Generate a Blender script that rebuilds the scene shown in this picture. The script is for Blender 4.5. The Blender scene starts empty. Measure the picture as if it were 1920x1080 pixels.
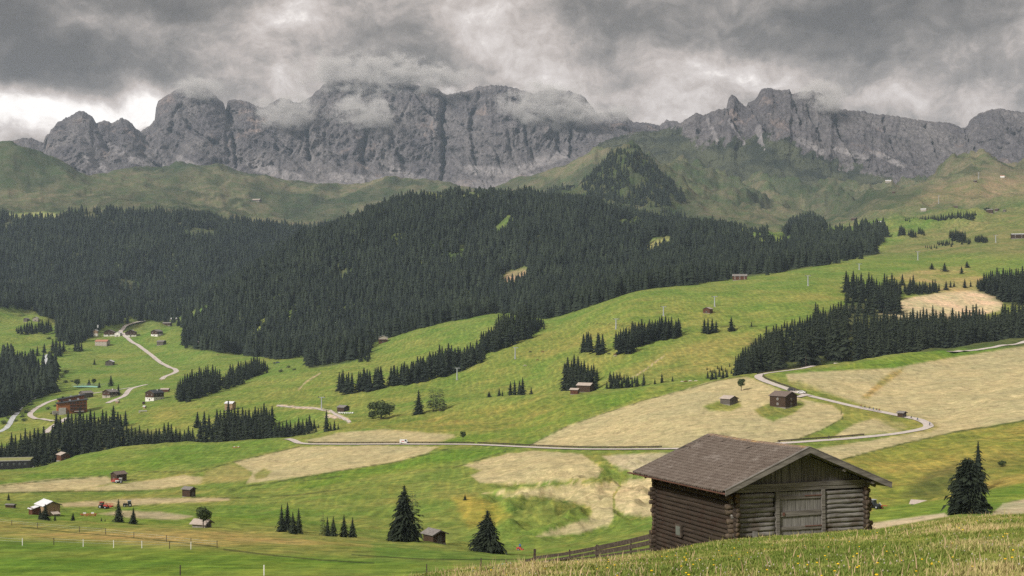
HAZE = 3.6e-5; EXPO = 1.66; SKYK = .37; ZENITH = 2.0; NTREES = 255; NGRASS = 500000; MIST = .026
# light and dark places of the cloud deck, as directions (photo column, row, half widths, brightness)
BLOBS = [(60, 90, 190, 110, -.55), (180, 150, 200, 60, -.35), (350, 10, 110, 40, -.55), (220, 62, 90, 26, .38), (470, 70, 120, 70, .05), (150, 225, 220, 38, .85), (-50, 250, 200, 60, .5), (480, 165, 110, 26, .3), (300, 195, 60, 30, .6),
 (720, 100, 140, 70, -.22), (560, 40, 90, 40, .12), (900, 60, 70, 90, .28), (990, 100, 90, 60, .22), (1150, 30, 150, 40, -.1), (1150, 160, 180, 50, .22), (1240, 210, 120, 30, .22), (1350, 60, 180, 60, -.22), (1650, 60, 320, 70, -.34), (1400, 150, 110, 40, .28), (1700, 190, 220, 40, .1), (1620, 205, 90, 18, .22), (1850, 130, 120, 50, -.15), (1780, 225, 120, 20, .15), (850, 165, 60, 14, .3)]
import bpy, bmesh, math, random
import numpy as np
from mathutils import Vector, Matrix
random.seed(7); RNG = np.random.default_rng(7)
SC = bpy.context.scene; COL = SC.collection
R = math.radians
# ------------------------------------------------------------------ camera (the frame is 1920 x 1080 photo pixels)
F = 2500.0; CX = 960.0; Y0 = 580.0        # focal length and horizon row, in photo pixels
cam = bpy.data.cameras.new("camera"); camo = bpy.data.objects.new("camera", cam); COL.objects.link(camo)
cam.sensor_width = 36.0; cam.lens = 36.0*F/1920.0; cam.shift_y = (Y0-540.0)/1920.0
cam.clip_start = 0.5; cam.clip_end = 60000
camo.location = (0, 0, 0); camo.rotation_euler = (R(90), 0, 0)
SC.camera = camo
# ------------------------------------------------------------------ noise
def _h(ix, iy, seed):
    h = (ix.astype(np.int64)*374761393 + iy.astype(np.int64)*668265263 + seed*1442695041) & 0xffffffff
    h = ((h ^ (h >> 13))*1274126177) & 0xffffffff
    return ((h ^ (h >> 16)) & 0xffffff).astype(np.float32)/16777216.0
def noise(x, y, seed=0):
    """gradient noise, about -1..1"""
    x = np.asarray(x, np.float64); y = np.asarray(y, np.float64)
    ix = np.floor(x); iy = np.floor(y); fx = (x-ix).astype(np.float32); fy = (y-iy).astype(np.float32)
    u = fx*fx*fx*(fx*(fx*6-15)+10); v = fy*fy*fy*(fy*(fy*6-15)+10)
    def g(dx, dy):
        a = _h(ix+dx, iy+dy, seed)*6.2831853
        return np.cos(a)*(fx-dx)+np.sin(a)*(fy-dy)
    a = g(0, 0); b = g(1, 0); c = g(0, 1); d = g(1, 1)
    return ((a+(b-a)*u)*(1-v)+(c+(d-c)*u)*v)*1.5
def fbm(x, y, o=4, seed=0, gain=0.5, lac=2.03):
    s = 0; a = 1; n = 0
    for i in range(o):
        s = s+a*noise(x, y, seed+i*17); n += a; a *= gain; x = x*lac+13.7; y = y*lac+7.1
    return s/n
def ridged(x, y, o=4, seed=0, gain=0.5):
    s = 0; a = 1; n = 0
    for i in range(o):
        s = s+a*(1-np.abs(noise(x, y, seed+i*31))*1.6); n += a; a *= gain; x = x*2.07+3.1; y = y*2.07+9.2
    return s/n
def pchip(X, Y, q):
    """monotone cubic; X (K,N), Y (K,N), q (M,) -> (M,N); columns are independent"""
    K, N = X.shape
    h = np.diff(X, axis=0); dl = np.diff(Y, axis=0)/h
    m = np.zeros_like(Y)
    w1 = 2*h[1:]+h[:-1]; w2 = h[1:]+2*h[:-1]
    ok = dl[:-1]*dl[1:] > 0
    with np.errstate(divide='ignore', invalid='ignore'):
        hm = (w1+w2)/(w1/dl[:-1]+w2/dl[1:])
    m[1:-1] = np.where(ok, hm, 0); m[0] = dl[0]; m[-1] = dl[-1]
    out = np.empty((len(q), N))
    for j in range(N):
        x = X[:, j]; k = np.clip(np.searchsorted(x, q, side='right')-1, 0, K-2)
        t = (q-x[k])/h[k, j]; t = np.clip(t, 0, 1); t2 = t*t; t3 = t2*t
        out[:, j] = (2*t3-3*t2+1)*Y[k, j]+(t3-2*t2+t)*h[k, j]*m[k, j]+(-2*t3+3*t2)*Y[k+1, j]+(t3-t2)*h[k, j]*m[k+1, j]
    return out
def pl(pts, q, col=1):
    p = np.array(pts, float); return np.interp(q, p[:, 0], p[:, col])
def psmooth(pts, q, col):
    p = np.array(pts, float)
    return pchip(p[:, :1], p[:, col:col+1], q)[:, 0]
# ------------------------------------------------------------------ node helpers
def mat(name):
    m = bpy.data.materials.new(name); m.use_nodes = True
    nt = m.node_tree; b = nt.nodes["Principled BSDF"]
    b.inputs["Roughness"].default_value = 0.9; b.inputs["Specular IOR Level"].default_value = 0.15
    return m, nt, b
class NT:
    def __init__(s, nt): s.t = nt
    def n(s, typ, **kw):
        o = s.t.nodes.new(typ)
        for k, v in kw.items(): setattr(o, k, v)
        return o
    def put(s, sock, v):
        if hasattr(v, "is_linked") or hasattr(v, "links"): s.t.links.new(v, sock)
        else: sock.default_value = v
    def math(s, op, a, b=0.0, c=None, clamp=False):
        o = s.n("ShaderNodeMath", operation=op, use_clamp=clamp); s.put(o.inputs[0], a); s.put(o.inputs[1], b)
        if c is not None: s.put(o.inputs[2], c)
        return o.outputs[0]
    def vec(s, op, a, b=(0, 0, 0)):
        o = s.n("ShaderNodeVectorMath", operation=op); s.put(o.inputs[0], a)
        if op == "SCALE": s.put(o.inputs["Scale"], b)
        else: s.put(o.inputs[1], b)
        return o.outputs["Value"] if op in ("DOT_PRODUCT", "LENGTH") else o.outputs["Vector"]
    def mix(s, f, a, b, mode="MIX"):
        o = s.n("ShaderNodeMix", data_type="RGBA", blend_type=mode); s.put(o.inputs[0], f)
        s.put(o.inputs[6], a if not isinstance(a, tuple) else (*a[:3], 1)); s.put(o.inputs[7], b if not isinstance(b, tuple) else (*b[:3], 1))
        return o.outputs[2]
    def noise(s, vec, scale, detail=3, rough=0.55, dist=0.0):
        o = s.n("ShaderNodeTexNoise"); s.put(o.inputs["Vector"], vec); o.inputs["Scale"].default_value = scale
        o.inputs["Detail"].default_value = detail; o.inputs["Roughness"].default_value = rough; o.inputs["Distortion"].default_value = dist
        return o.outputs["Fac"]
    def ramp(s, f, lo, hi, a=0.0, b=1.0):
        o = s.n("ShaderNodeMapRange"); s.put(o.inputs[0], f)
        for i, v in enumerate((lo, hi, a, b)): s.put(o.inputs[1+i], v)
        return o.outputs[0]
    def pos(s): return s.n("ShaderNodeNewGeometry").outputs["Position"]
    def obj(s): return s.n("ShaderNodeTexCoord").outputs["Object"]
    def scale(s, v, xyz): return s.vec("MULTIPLY", v, xyz)
    def attr(s, name, out="Color"): return s.n("ShaderNodeAttribute", attribute_name=name).outputs[out]
    def bump(s, b, h, strength, dist):
        o = s.n("ShaderNodeBump"); o.inputs["Strength"].default_value = strength; o.inputs["Distance"].default_value = dist
        s.put(o.inputs["Height"], h); s.t.links.new(o.outputs[0], b.inputs["Normal"])
def simple(name, c, c2=None, scale=3.0, rough=0.85, stretch=(1, 1, 1), spec=0.15, metal=0.0, bump=0.0):
    m, nt, b = mat(name); N = NT(nt)
    b.inputs["Roughness"].default_value = rough; b.inputs["Specular IOR Level"].default_value = spec; b.inputs["Metallic"].default_value = metal
    if c2 is None: c2 = tuple(x*0.72 for x in c)
    f = N.noise(N.scale(N.obj(), stretch), scale, 5, 0.62)
    N.put(b.inputs["Base Color"], N.mix(N.ramp(f, 0.35, 0.65), c2, c))
    if bump: N.bump(b, f, 0.5, bump)
    return m
# ------------------------------------------------------------------ mesh helpers
class MB:
    def __init__(s): s.v = []; s.f = []; s.mi = []; s.cur = 0
    def add(s, vs, fs):
        o = len(s.v); s.v += [tuple(v) for v in vs]; s.f += [tuple(o+i for i in f) for f in fs]; s.mi += [s.cur]*len(fs); return s
    def box(s, c, d, rz=0.0, ry=0.0, rx=0.0, taper=1.0):
        M = Matrix.Rotation(rz, 3, 'Z') @ Matrix.Rotation(ry, 3, 'Y') @ Matrix.Rotation(rx, 3, 'X')
        vs = []
        for z in (-.5, .5):
            k = taper if z > 0 else 1.0
            for x, y in ((-.5, -.5), (.5, -.5), (.5, .5), (-.5, .5)):
                vs.append(Vector(c)+M @ Vector((x*d[0]*k, y*d[1]*k, z*d[2])))
        return s.add(vs, [(3, 2, 1, 0), (4, 5, 6, 7), (0, 1, 5, 4), (1, 2, 6, 5), (2, 3, 7, 6), (3, 0, 4, 7)])
    def tube(s, pts, rad, n=8, cap=True):
        pts = [Vector(p) for p in pts]
        if not isinstance(rad, (list, tuple)): rad = [rad]*len(pts)
        vs = []; fs = []
        for i, p in enumerate(pts):
            t = (pts[min(i+1, len(pts)-1)]-pts[max(i-1, 0)]).normalized()
            a = t.cross(Vector((0, 0, 1)) if abs(t.z) < .9 else Vector((1, 0, 0))).normalized(); b = t.cross(a)
            for k in range(n):
                an = 2*math.pi*k/n; vs.append(p+(a*math.cos(an)+b*math.sin(an))*rad[i])
        for i in range(len(pts)-1):
            for k in range(n): fs.append((i*n+k, i*n+(k+1) % n, (i+1)*n+(k+1) % n, (i+1)*n+k))
        if cap: fs.append(tuple(range(n))[::-1]); fs.append(tuple((len(pts)-1)*n+k for k in range(n)))
        return s.add(vs, fs)
    def prism(s, prof, d0, d1, fn):
        """closed profile [(u,v)] extruded between d0 and d1; fn(u,v,d)->xyz"""
        n = len(prof); vs = [fn(u, v, d0) for u, v in prof]+[fn(u, v, d1) for u, v in prof]
        fs = [tuple(range(n))[::-1], tuple(range(n, 2*n))]+[(i, (i+1) % n, n+(i+1) % n, n+i) for i in range(n)]
        return s.add(vs, fs)
    def ball(s, c, r, n=8, m=5):
        if not isinstance(r, (list, tuple)): r = (r, r, r)
        vs = [(c[0], c[1], c[2]-r[2])]; fs = []
        for i in range(1, m):
            ph = math.pi*i/m-math.pi/2
            for k in range(n):
                a = 2*math.pi*k/n; vs.append((c[0]+r[0]*math.cos(ph)*math.cos(a), c[1]+r[1]*math.cos(ph)*math.sin(a), c[2]+r[2]*math.sin(ph)))
        vs.append((c[0], c[1], c[2]+r[2])); L = len(vs)-1
        for k in range(n): fs.append((0, 1+(k+1) % n, 1+k)); fs.append((L, L-n+k, L-n+(k+1) % n))
        for i in range(m-2):
            for k in range(n): a = 1+i*n; fs.append((a+k, a+(k+1) % n, a+n+(k+1) % n, a+n+k))
        return s.add(vs, fs)
    def mesh(s, name, mats, smooth=False):
        me = bpy.data.meshes.new(name); me.from_pydata(s.v, [], s.f)
        for m in (mats if isinstance(mats, (list, tuple)) else [mats]): me.materials.append(m)
        if any(s.mi): me.polygons.foreach_set("material_index", s.mi)
        if smooth: me.polygons.foreach_set("use_smooth", [True]*len(s.f))
        bm = bmesh.new(); bm.from_mesh(me); bmesh.ops.recalc_face_normals(bm, faces=bm.faces); bm.to_mesh(me); bm.free()
        me.update(); return me
    def build(s, name, mats, parent=None, loc=(0, 0, 0), smooth=False):
        o = bpy.data.objects.new(name, s.mesh(name, mats, smooth)); COL.objects.link(o); o.location = loc
        if parent is not None: o.parent = parent
        return o
def npmesh(name, V, Q, mats, smooth=True, mi=None):
    """fast mesh from arrays: V (n,3); Q (m,3 or 4)"""
    me = bpy.data.meshes.new(name); V = np.ascontiguousarray(V, np.float32); Q = np.ascontiguousarray(Q, np.int32)
    me.vertices.add(len(V)); me.vertices.foreach_set("co", V.ravel())
    k = Q.shape[1]; me.loops.add(Q.size); me.loops.foreach_set("vertex_index", Q.ravel())
    me.polygons.add(len(Q)); me.polygons.foreach_set("loop_start", np.arange(0, Q.size, k, dtype=np.int32))
    if smooth: me.polygons.foreach_set("use_smooth", np.ones(len(Q), bool))
    for m in mats: me.materials.append(m)
    if mi is not None: me.polygons.foreach_set("material_index", mi.astype(np.int32))
    me.update(calc_edges=True); return me
def cattr(me, name, rgb):
    a = me.color_attributes.new(name, 'FLOAT_COLOR', 'POINT')
    c = np.ones((len(me.vertices), 4), np.float32); c[:, :rgb.shape[1]] = rgb; a.data.foreach_set("color", c.ravel())
def gridq(nr, nc):
    i = np.arange(nr*nc).reshape(nr, nc)
    return np.stack([i[:-1, :-1], i[:-1, 1:], i[1:, 1:], i[1:, :-1]], -1).reshape(-1, 4)
def link(name, me, parent=None):
    o = bpy.data.objects.new(name, me); COL.objects.link(o)
    if parent is not None: o.parent = parent
    return o
def tag(o, label=None, cat=None, group=None, kind=None):
    if label: o["label"] = label
    if cat: o["category"] = cat
    if group: o["group"] = group
    if kind: o["kind"] = kind
    return o
def empty(name, loc, rz=0.0, label=None, cat=None, group=None):
    o = bpy.data.objects.new(name, None); COL.objects.link(o); o.location = loc; o.rotation_euler = (0, 0, rz); o.empty_display_size = .5
    return tag(o, label, cat, group)
# ------------------------------------------------------------------ terrain: ground lines (column, row seen, depth in m), near to far
K = [
 [(-500, 1300, 6), (900, 1290, 6), (2420, 1280, 6)],
 [(-500, 1420, 18), (0, 1360, 18), (400, 1270, 18), (700, 1160, 18), (1000, 1098, 19), (1400, 1088, 20), (1920, 1062, 20), (2420, 1050, 20)],
 [(-500, 1340, 58), (0, 1290, 58), (400, 1205, 58), (650, 1112, 58), (800, 1078, 58), (950, 1063, 59), (1100, 1053, 62), (1232, 1037, 66), (1378, 1013, 62), (1500, 1005, 61), (1630, 995, 62), (1750, 981, 52), (1920, 968, 48), (2420, 952, 48)],
 [(-500, 1210, 100), (0, 1190, 100), (400, 1150, 105), (800, 1100, 110), (1100, 1075, 105), (1232, 1055, 100), (1500, 1040, 105), (1750, 1005, 110), (1920, 990, 110), (2420, 980, 110)],
 [(-500, 1088, 150), (0, 1084, 150), (340, 1078, 155), (700, 1066, 170), (950, 1052, 195), (1150, 1033, 215), (1400, 1020, 200), (1640, 1002, 180), (1920, 982, 180), (2420, 970, 180)],
 [(-500, 975, 340), (0, 978, 335), (350, 986, 330), (520, 997, 320), (700, 1013, 310), (780, 1021, 300), (900, 1036, 285), (1000, 1044, 280), (1150, 1018, 300), (1300, 1005, 280), (1640, 986, 240), (1780, 970, 250), (1920, 957, 270), (2420, 940, 280)],
 [(-500, 970, 450), (0, 970, 440), (350, 975, 430), (520, 985, 400), (700, 1000, 380), (780, 1008, 370), (900, 1028, 345), (1000, 1020, 350), (1150, 990, 370), (1300, 975, 350), (1640, 967, 330), (1780, 945, 340), (1920, 925, 360), (2420, 900, 380)],
 [(-500, 930, 620), (0, 940, 590), (200, 945, 590), (540, 945, 560), (760, 960, 500), (915, 965, 470), (1100, 940, 470), (1230, 930, 470), (1640, 940, 430), (1770, 915, 440), (1920, 880, 460), (2420, 840, 500)],
 [(-500, 890, 780), (0, 896, 740), (220, 898, 740), (450, 888, 730), (640, 876, 700), (900, 885, 610), (1100, 878, 560), (1230, 872, 545), (1640, 880, 510), (1750, 852, 530), (1920, 812, 560), (2420, 760, 620)],
 [(-500, 900, 840), (0, 885, 820), (60, 878, 840), (115, 864, 870), (200, 846, 900), (320, 834, 920), (450, 829, 900), (560, 824, 870), (700, 831, 800), (870, 832, 740), (1100, 841, 650), (1300, 842, 590), (1460, 831, 580), (1700, 808, 600), (1800, 770, 650), (1920, 730, 690), (2420, 640, 820)],
 [(-500, 900, 960), (0, 880, 950), (115, 866, 980), (200, 855, 1000), (320, 842, 1010), (450, 834, 1000), (560, 812, 980), (620, 800, 950), (750, 796, 920), (950, 785, 870), (1100, 768, 790), (1300, 768, 700), (1450, 758, 690), (1600, 742, 720), (1800, 690, 820), (1920, 662, 880), (2420, 590, 1000)],
 [(-500, 840, 1150), (0, 815, 1150), (130, 790, 1200), (300, 785, 1150), (450, 782, 1120), (600, 774, 1080), (700, 772, 1030), (830, 757, 1000), (950, 742, 960), (1100, 736, 890), (1250, 722, 830), (1420, 700, 810), (1550, 684, 830), (1700, 663, 880), (1800, 649, 930), (1920, 634, 970), (2420, 570, 1120)],
 [(-500, 770, 1400), (0, 760, 1400), (130, 745, 1420), (300, 742, 1330), (450, 752, 1220), (600, 752, 1180), (700, 745, 1150), (830, 742, 1090), (950, 742, 1040), (1100, 735, 960), (1250, 722, 900), (1420, 712, 890), (1550, 700, 910), (1700, 690, 950), (1800, 682, 1000), (1920, 672, 1050), (2420, 600, 1200)],
 [(-500, 690, 1750), (0, 690, 1700), (200, 690, 1700), (330, 690, 1650), (450, 705, 1450), (600, 700, 1350), (700, 690, 1340), (800, 688, 1280), (1000, 663, 1200), (1200, 660, 1050), (1400, 640, 1050), (1500, 632, 1040), (1600, 625, 1060), (1700, 596, 1150), (1800, 580, 1230), (1920, 572, 1270), (2420, 540, 1400)],
 [(-500, 580, 2250), (0, 580, 2250), (200, 608, 2150), (330, 606, 2120), (450, 668, 1720), (580, 668, 1600), (700, 642, 1580), (800, 612, 1580), (930, 588, 1580), (1020, 602, 1430), (1120, 570, 1430), (1200, 545, 1450), (1380, 523, 1500), (1500, 505, 1580), (1640, 482, 1700), (1760, 468, 1780), (1920, 445, 1800), (2420, 430, 1900)],
 [(-500, 575, 2400), (0, 575, 2400), (200, 600, 2300), (330, 602, 2250), (450, 668, 1850), (580, 668, 1740), (700, 645, 1720), (800, 618, 1730), (930, 596, 1740), (1020, 590, 1620), (1120, 565, 1600), (1200, 548, 1600), (1380, 520, 1650), (1500, 502, 1720), (1640, 475, 1850), (1760, 455, 1950), (1920, 430, 1980), (2420, 415, 2100)],
 [(-500, 560, 2500), (0, 560, 2500), (200, 582, 2400), (330, 600, 2320), (400, 575, 2220), (450, 540, 2200), (500, 500, 2260), (560, 462, 2350), (640, 432, 2450), (700, 402, 2550), (760, 380, 2650), (850, 374, 2700), (1000, 376, 2720), (1090, 382, 2750), (1200, 418, 2620), (1290, 424, 2520), (1370, 436, 2420), (1450, 445, 2350), (1550, 440, 2320), (1640, 428, 2300), (1760, 412, 2350), (1920, 382, 2550), (2420, 360, 2700)],
 [(-500, 545, 2700), (0, 545, 2700), (200, 555, 2700), (330, 572, 2620), (450, 525, 2780), (560, 482, 2900), (640, 452, 3000), (700, 432, 3050), (850, 402, 3120), (1000, 397, 3130), (1090, 385, 3060), (1200, 422, 2920), (1290, 432, 2820), (1450, 440, 2720), (1550, 432, 2680), (1640, 415, 2680), (1760, 392, 2820), (1920, 365, 2920), (2420, 350, 3000)],
 [(-500, 400, 3400), (0, 402, 3400), (150, 394, 3400), (350, 402, 3400), (450, 416, 3450), (560, 428, 3500), (640, 420, 3600), (700, 412, 3700), (850, 388, 3700), (1000, 375, 3600), (1090, 345, 3500), (1140, 300, 3430), (1180, 280, 3400), (1225, 305, 3350), (1290, 365, 3300), (1400, 400, 3200), (1500, 410, 3200), (1550, 412, 3200), (1600, 398, 3200), (1640, 375, 3200), (1760, 322, 3400), (1840, 288, 3500), (1920, 302, 3600), (2420, 330, 3700)],
 [(-500, 350, 4000), (0, 375, 3900), (150, 362, 4000), (350, 378, 4000), (560, 402, 4100), (700, 386, 4200), (850, 372, 4200), (1000, 362, 4200), (1090, 345, 4100), (1180, 315, 4000), (1290, 335, 3800), (1400, 372, 3700), (1500, 398, 3650), (1600, 380, 3700), (1700, 365, 3900), (1840, 350, 4000), (1920, 345, 4100), (2420, 350, 4200)],
 [(-500, 270, 4600), (-100, 275, 4500), (0, 268, 4450), (60, 283, 4500), (120, 308, 4600), (170, 335, 4700), (230, 322, 4900), (300, 314, 5000), (370, 311, 5000), (480, 328, 5000), (560, 346, 5000), (640, 350, 5000), (740, 336, 4900), (800, 342, 4900), (900, 354, 4800), (1000, 330, 4600), (1080, 300, 4500), (1130, 280, 4450), (1200, 300, 4450), (1300, 320, 4400), (1400, 340, 4400), (1600, 350, 4400), (1920, 340, 4500), (2420, 340, 4600)],
 [(-500, 400, 5600), (0, 400, 5600), (400, 410, 5600), (900, 410, 5600), (1130, 380, 5500), (1300, 380, 5500), (1600, 380, 5500), (2420, 380, 5500)],
]
PX0, PX1, DPX = -440.0, 2360.0, 2.5
TPX = np.arange(PX0, PX1+.1, DPX); NC = len(TPX)
TD = np.exp(np.arange(math.log(6.0), math.log(5600), 0.0058)); NR = len(TD)
kd = np.stack([psmooth(k, TPX, 2) for k in K]); kp = np.stack([psmooth(k, TPX, 1) for k in K])
kz = (Y0-kp)/F*kd
Z = pchip(kd, kz, TD)
TX = (TPX[None, :]-CX)/F*TD[:, None]; TY = np.repeat(TD[:, None], NC, 1)
def sst(a, b, x): t = np.clip((x-a)/(b-a), 0, 1); return t*t*(3-2*t)
# hummocks, folds and gullies; the road bed stays even
_py0 = Y0-F*Z/TY; RW = np.ones_like(Z); R1 = [(538, 823), (550, 826), (562, 833), (640, 833), (760, 833), (870, 833), (960, 837), (1080, 842), (1250, 844), (1360, 840), (1460, 833), (1560, 825), (1640, 818), (1700, 811), (1738, 803), (1744, 797), (1730, 788), (1690, 780), (1640, 770), (1600, 762), (1560, 752), (1500, 738), (1460, 724), (1432, 715), (1419, 707), (1428, 701), (1480, 695), (1530, 687), (1570, 681)]
_P = np.array(R1, float); _ok = (TY > 520) & (TY < 1000) & (_py0 > 660) & (_py0 < 870)
_X = np.repeat(TPX[None], NR, 0)[_ok]; _Y = _py0[_ok]; _b = np.full(_X.shape, 1e9)
for (ax, ay), (bx, by) in zip(_P[:-1], _P[1:]):
    ex, ey = bx-ax, by-ay; t = np.clip(((_X-ax)*ex+(_Y-ay)*ey)/(ex*ex+ey*ey), 0, 1); _b = np.minimum(_b, (_X-ax-t*ex)**2+((_Y-ay-t*ey)*1.0)**2)
RW[_ok] = 1-np.exp(-_b/90.0)
Z += RW*fbm(TX/38, TY/50, 4, 1)*3.0*sst(220, 420, TY)*(1-sst(1100, 1500, TY))
Z += RW*fbm(TX/10, TY/15, 3, 2)*0.5*sst(120, 300, TY)*(1-sst(900, 1200, TY))
Z += fbm(TX/4, TY/4, 3, 3)*0.10*(1-sst(80, 140, TY))
hum = sst(900, 960, TPX)[None, :]*(1-sst(1200, 1300, TPX))[None, :]*sst(330, 400, TY)*(1-sst(520, 600, TY))
Z += hum*(ridged(TX/30, TY/38, 3, 5)-.6)*9
Z += fbm(TX/120, TY/170, 4, 6)*5*sst(1300, 1900, TY)+(ridged(TX/170, TY/330, 3, 61)-.6)*38*sst(1800, 2300, TY)*(1-sst(2900, 3300, TY))
gul = sst(3000, 3500, TY)
wl_ = (.40+.60*sst(1000, 1250, TPX))[None, :]
Z += gul*wl_*((ridged(TX/230+.3*fbm(TX/300, TY/300, 2, 8), TY/420, 4, 7)-.62)*90+wl_*(ridged(TX/85, TY/210, 3, 64)-.6)*26+fbm(TX/60, TY/80, 5, 9, .6)*17)
knob = np.exp(-((TPX-1185)/70)**2)[None, :]*np.exp(-((TY-3250)/230)**2)
Z += knob*(ridged(TX/55, TY/90, 4, 11)-.6)*34
PYG = Y0-F*Z/TY                                        # photo row of every ground vertex
_cum = np.minimum.accumulate(PYG, 0)
def zat(px, d):
    c = min(max((px-PX0)/DPX, 0), NC-1.001); i = int(c); u = c-i
    r = min(max((math.log(d)-math.log(6.0))/0.0058, 0), NR-1.001); j = int(r); v = r-j
    return float((Z[j, i]*(1-u)+Z[j, i+1]*u)*(1-v)+(Z[j+1, i]*(1-u)+Z[j+1, i+1]*u)*v)
def at(px, d, dz=0.0): return Vector(((px-CX)/F*d, d, zat(px, d)+dz))
def zxy(x, y): return zat(CX+x/y*F, y)
def ray(px, py, dmin=0.0):
    """depth of the first ground met through photo point px,py beyond dmin"""
    i = int(round(min(max((px-PX0)/DPX, 0), NC-1)))
    col = PYG[:, i]; k = np.nonzero((col <= py) & (TD >= max(dmin, 6.1)))[0]
    if len(k) == 0: return float(TD[-1])
    j = int(k[0]); a, b = col[j-1], col[j]
    t = (a-py)/(a-b) if a > b and a > py else 1.0
    return float(TD[j-1]+(TD[j]-TD[j-1])*t)
def hit(px, py, dmin=0.0, dz=0.0): return at(px, ray(px, py, dmin), dz)
# ------------------------------------------------------------------ fields: outlines seen in the photo, cast on the ground between two depths
def sdist(poly, X, Yv):
    """signed distance to a polygon, inside > 0"""
    P = np.array(poly, float); Q = np.roll(P, -1, 0); best = np.full(X.shape, 1e18); ins = np.zeros(X.shape, bool)
    for (ax, ay), (bx, by) in zip(P, Q):
        ex, ey = bx-ax, by-ay; L = ex*ex+ey*ey+1e-9
        t = np.clip(((X-ax)*ex+(Yv-ay)*ey)/L, 0, 1)
        best = np.minimum(best, (X-ax-t*ex)**2+(Yv-ay-t*ey)**2)
        c = (ay > Yv) != (by > Yv)
        ins ^= c & (X < ex*(Yv-ay)/(ey if ey else 1e-9)+ax)
    return np.where(ins, 1, -1)*np.sqrt(best)
def pdist(line, X, Yv):
    P = np.array(line, float); best = np.full(X.shape, 1e18)
    for (ax, ay), (bx, by) in zip(P[:-1], P[1:]):
        ex, ey = bx-ax, by-ay; L = ex*ex+ey*ey+1e-9
        t = np.clip(((X-ax)*ex+(Yv-ay)*ey)/L, 0, 1)
        best = np.minimum(best, (X-ax-t*ex)**2+(Yv-ay-t*ey)**2)
    return np.sqrt(best)
LUSH = (.118, .18, .030); GREEN = (.124, .180, .040); OLIVE = (.162, .182, .046); DRY = (.27, .225, .085); HAY = (.41, .355, .205)
TAN = (.30, .235, .115); SCRUB = (.05, .07, .03); FAR = (.125, .14, .075); EARTH = (.30, .24, .17); WOOD = (.035, .042, .022)
PXG = np.repeat(TPX[None, :], NR, 0)
nz1 = fbm(TX/70, TY/110, 4, 21); nz2 = fbm(TX/14, TY/30, 4, 22); nzf = fbm(TX/260, TY/420, 5, 23)
COLR = np.empty((NR, NC, 3), np.float32)
def lerp3(a, b, t): return np.array(a, np.float32)*(1-t[..., None])+np.array(b, np.float32)*t[..., None]
COLR[:] = lerp3(GREEN, OLIVE, np.clip(.5+nz1*.9+nz2*.35, 0, 1))
t = sst(1150, 1500, TY); COLR[:] = COLR*(1-t[..., None])+lerp3((.110, .172, .040), (.145, .178, .045), np.clip(.35+nz1*.8+nz2*.3, 0, 1))*t[..., None]
t = sst(1900, 3100, TY); COLR[:] = COLR*(1-t[..., None])+lerp3((.040, .056, .032), (.11, .113, .070), np.clip(.5+nzf*1.5+nz1*.5+.25*nz2, 0, 1))*t[..., None]
sc_ = sst(.10, .26, fbm(TX/75, TY/240, 5, 27)+.25*nz2)*sst(2700, 3300, TY)
COLR[:] = COLR*(1-.75*sc_[..., None])+np.array((.035, .048, .028), np.float32)*.75*sc_[..., None]
HAYM = np.zeros((NR, NC), np.float32)
def paint(poly, c, d0=0, d1=9e9, soft=1.5, rough=4.5, hay=0.0, amt=1.0, c2=None):
    P = np.array(poly, float); m = 14
    i0 = max(int((P[:, 0].min()-m-PX0)/DPX), 0); i1 = min(int((P[:, 0].max()+m-PX0)/DPX)+2, NC)
    sl = slice(i0, i1); X = PXG[:, sl]; Yv = PYG[:, sl]; D = TY[:, sl]
    ok = (D >= d0) & (D <= d1) & (Yv > P[:, 1].min()-m) & (Yv < P[:, 1].max()+m)
    if not ok.any(): return
    xs, ys = X[ok], Yv[ok]
    n = fbm(xs/26, ys/8, 4, 41, .6)*rough
    a = np.clip((sdist(poly, xs, ys)+n)/soft*.5+.5, 0, 1)*amt
    C = COLR[:, sl]; cc = np.array(c, np.float32)[None]
    if c2 is not None: w = np.clip(.5+nz1[:, sl][ok]*1.0+nz2[:, sl][ok]*.6, 0, 1)[:, None]; cc = cc*(1-w)+np.array(c2, np.float32)[None]*w
    C[ok] = C[ok]*(1-a[:, None])+cc*a[:, None]
    H = HAYM[:, sl]; H[ok] = H[ok]*(1-a)+hay*a
def stroke(line, w, c, d0=0, d1=9e9, amt=1.0, rough=.6):
    P = np.array(line, float); m = w+10
    i0 = max(int((P[:, 0].min()-m-PX0)/DPX), 0); i1 = min(int((P[:, 0].max()+m-PX0)/DPX)+2, NC)
    sl = slice(i0, i1); X = PXG[:, sl]; Yv = PYG[:, sl]; D = TY[:, sl]
    ok = (D >= d0) & (D <= d1) & (Yv > P[:, 1].min()-m) & (Yv < P[:, 1].max()+m)
    if not ok.any(): return
    xs, ys = X[ok], Yv[ok]
    a = np.clip((w-pdist(line, xs, ys)+fbm(xs/7, ys/4, 2, 43)*rough*w)/1.2+.5, 0, 1)*amt
    C = COLR[:, sl]; C[ok] = C[ok]*(1-a[:, None])+np.array(c, np.float32)[None]*a[:, None]
    H = HAYM[:, sl]; H[ok] = H[ok]*(1-a)
# near hill
paint([(500, 1200), (800, 1060), (1230, 1010), (1500, 985), (1990, 940), (1990, 1200)], GREEN, 0, 120, 30, 10, 0, 1, OLIVE)
paint([(700, 1110), (960, 1068), (1260, 1034), (1290, 1050), (1100, 1085), (900, 1100)], (.27, .215, .09), 0, 120, 12, 10, 0, .9)
paint([(1760, 985), (1850, 965), (1990, 945), (1990, 1010), (1850, 1005)], (.29, .24, .11), 0, 120, 12, 12, 0, .8)
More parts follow.
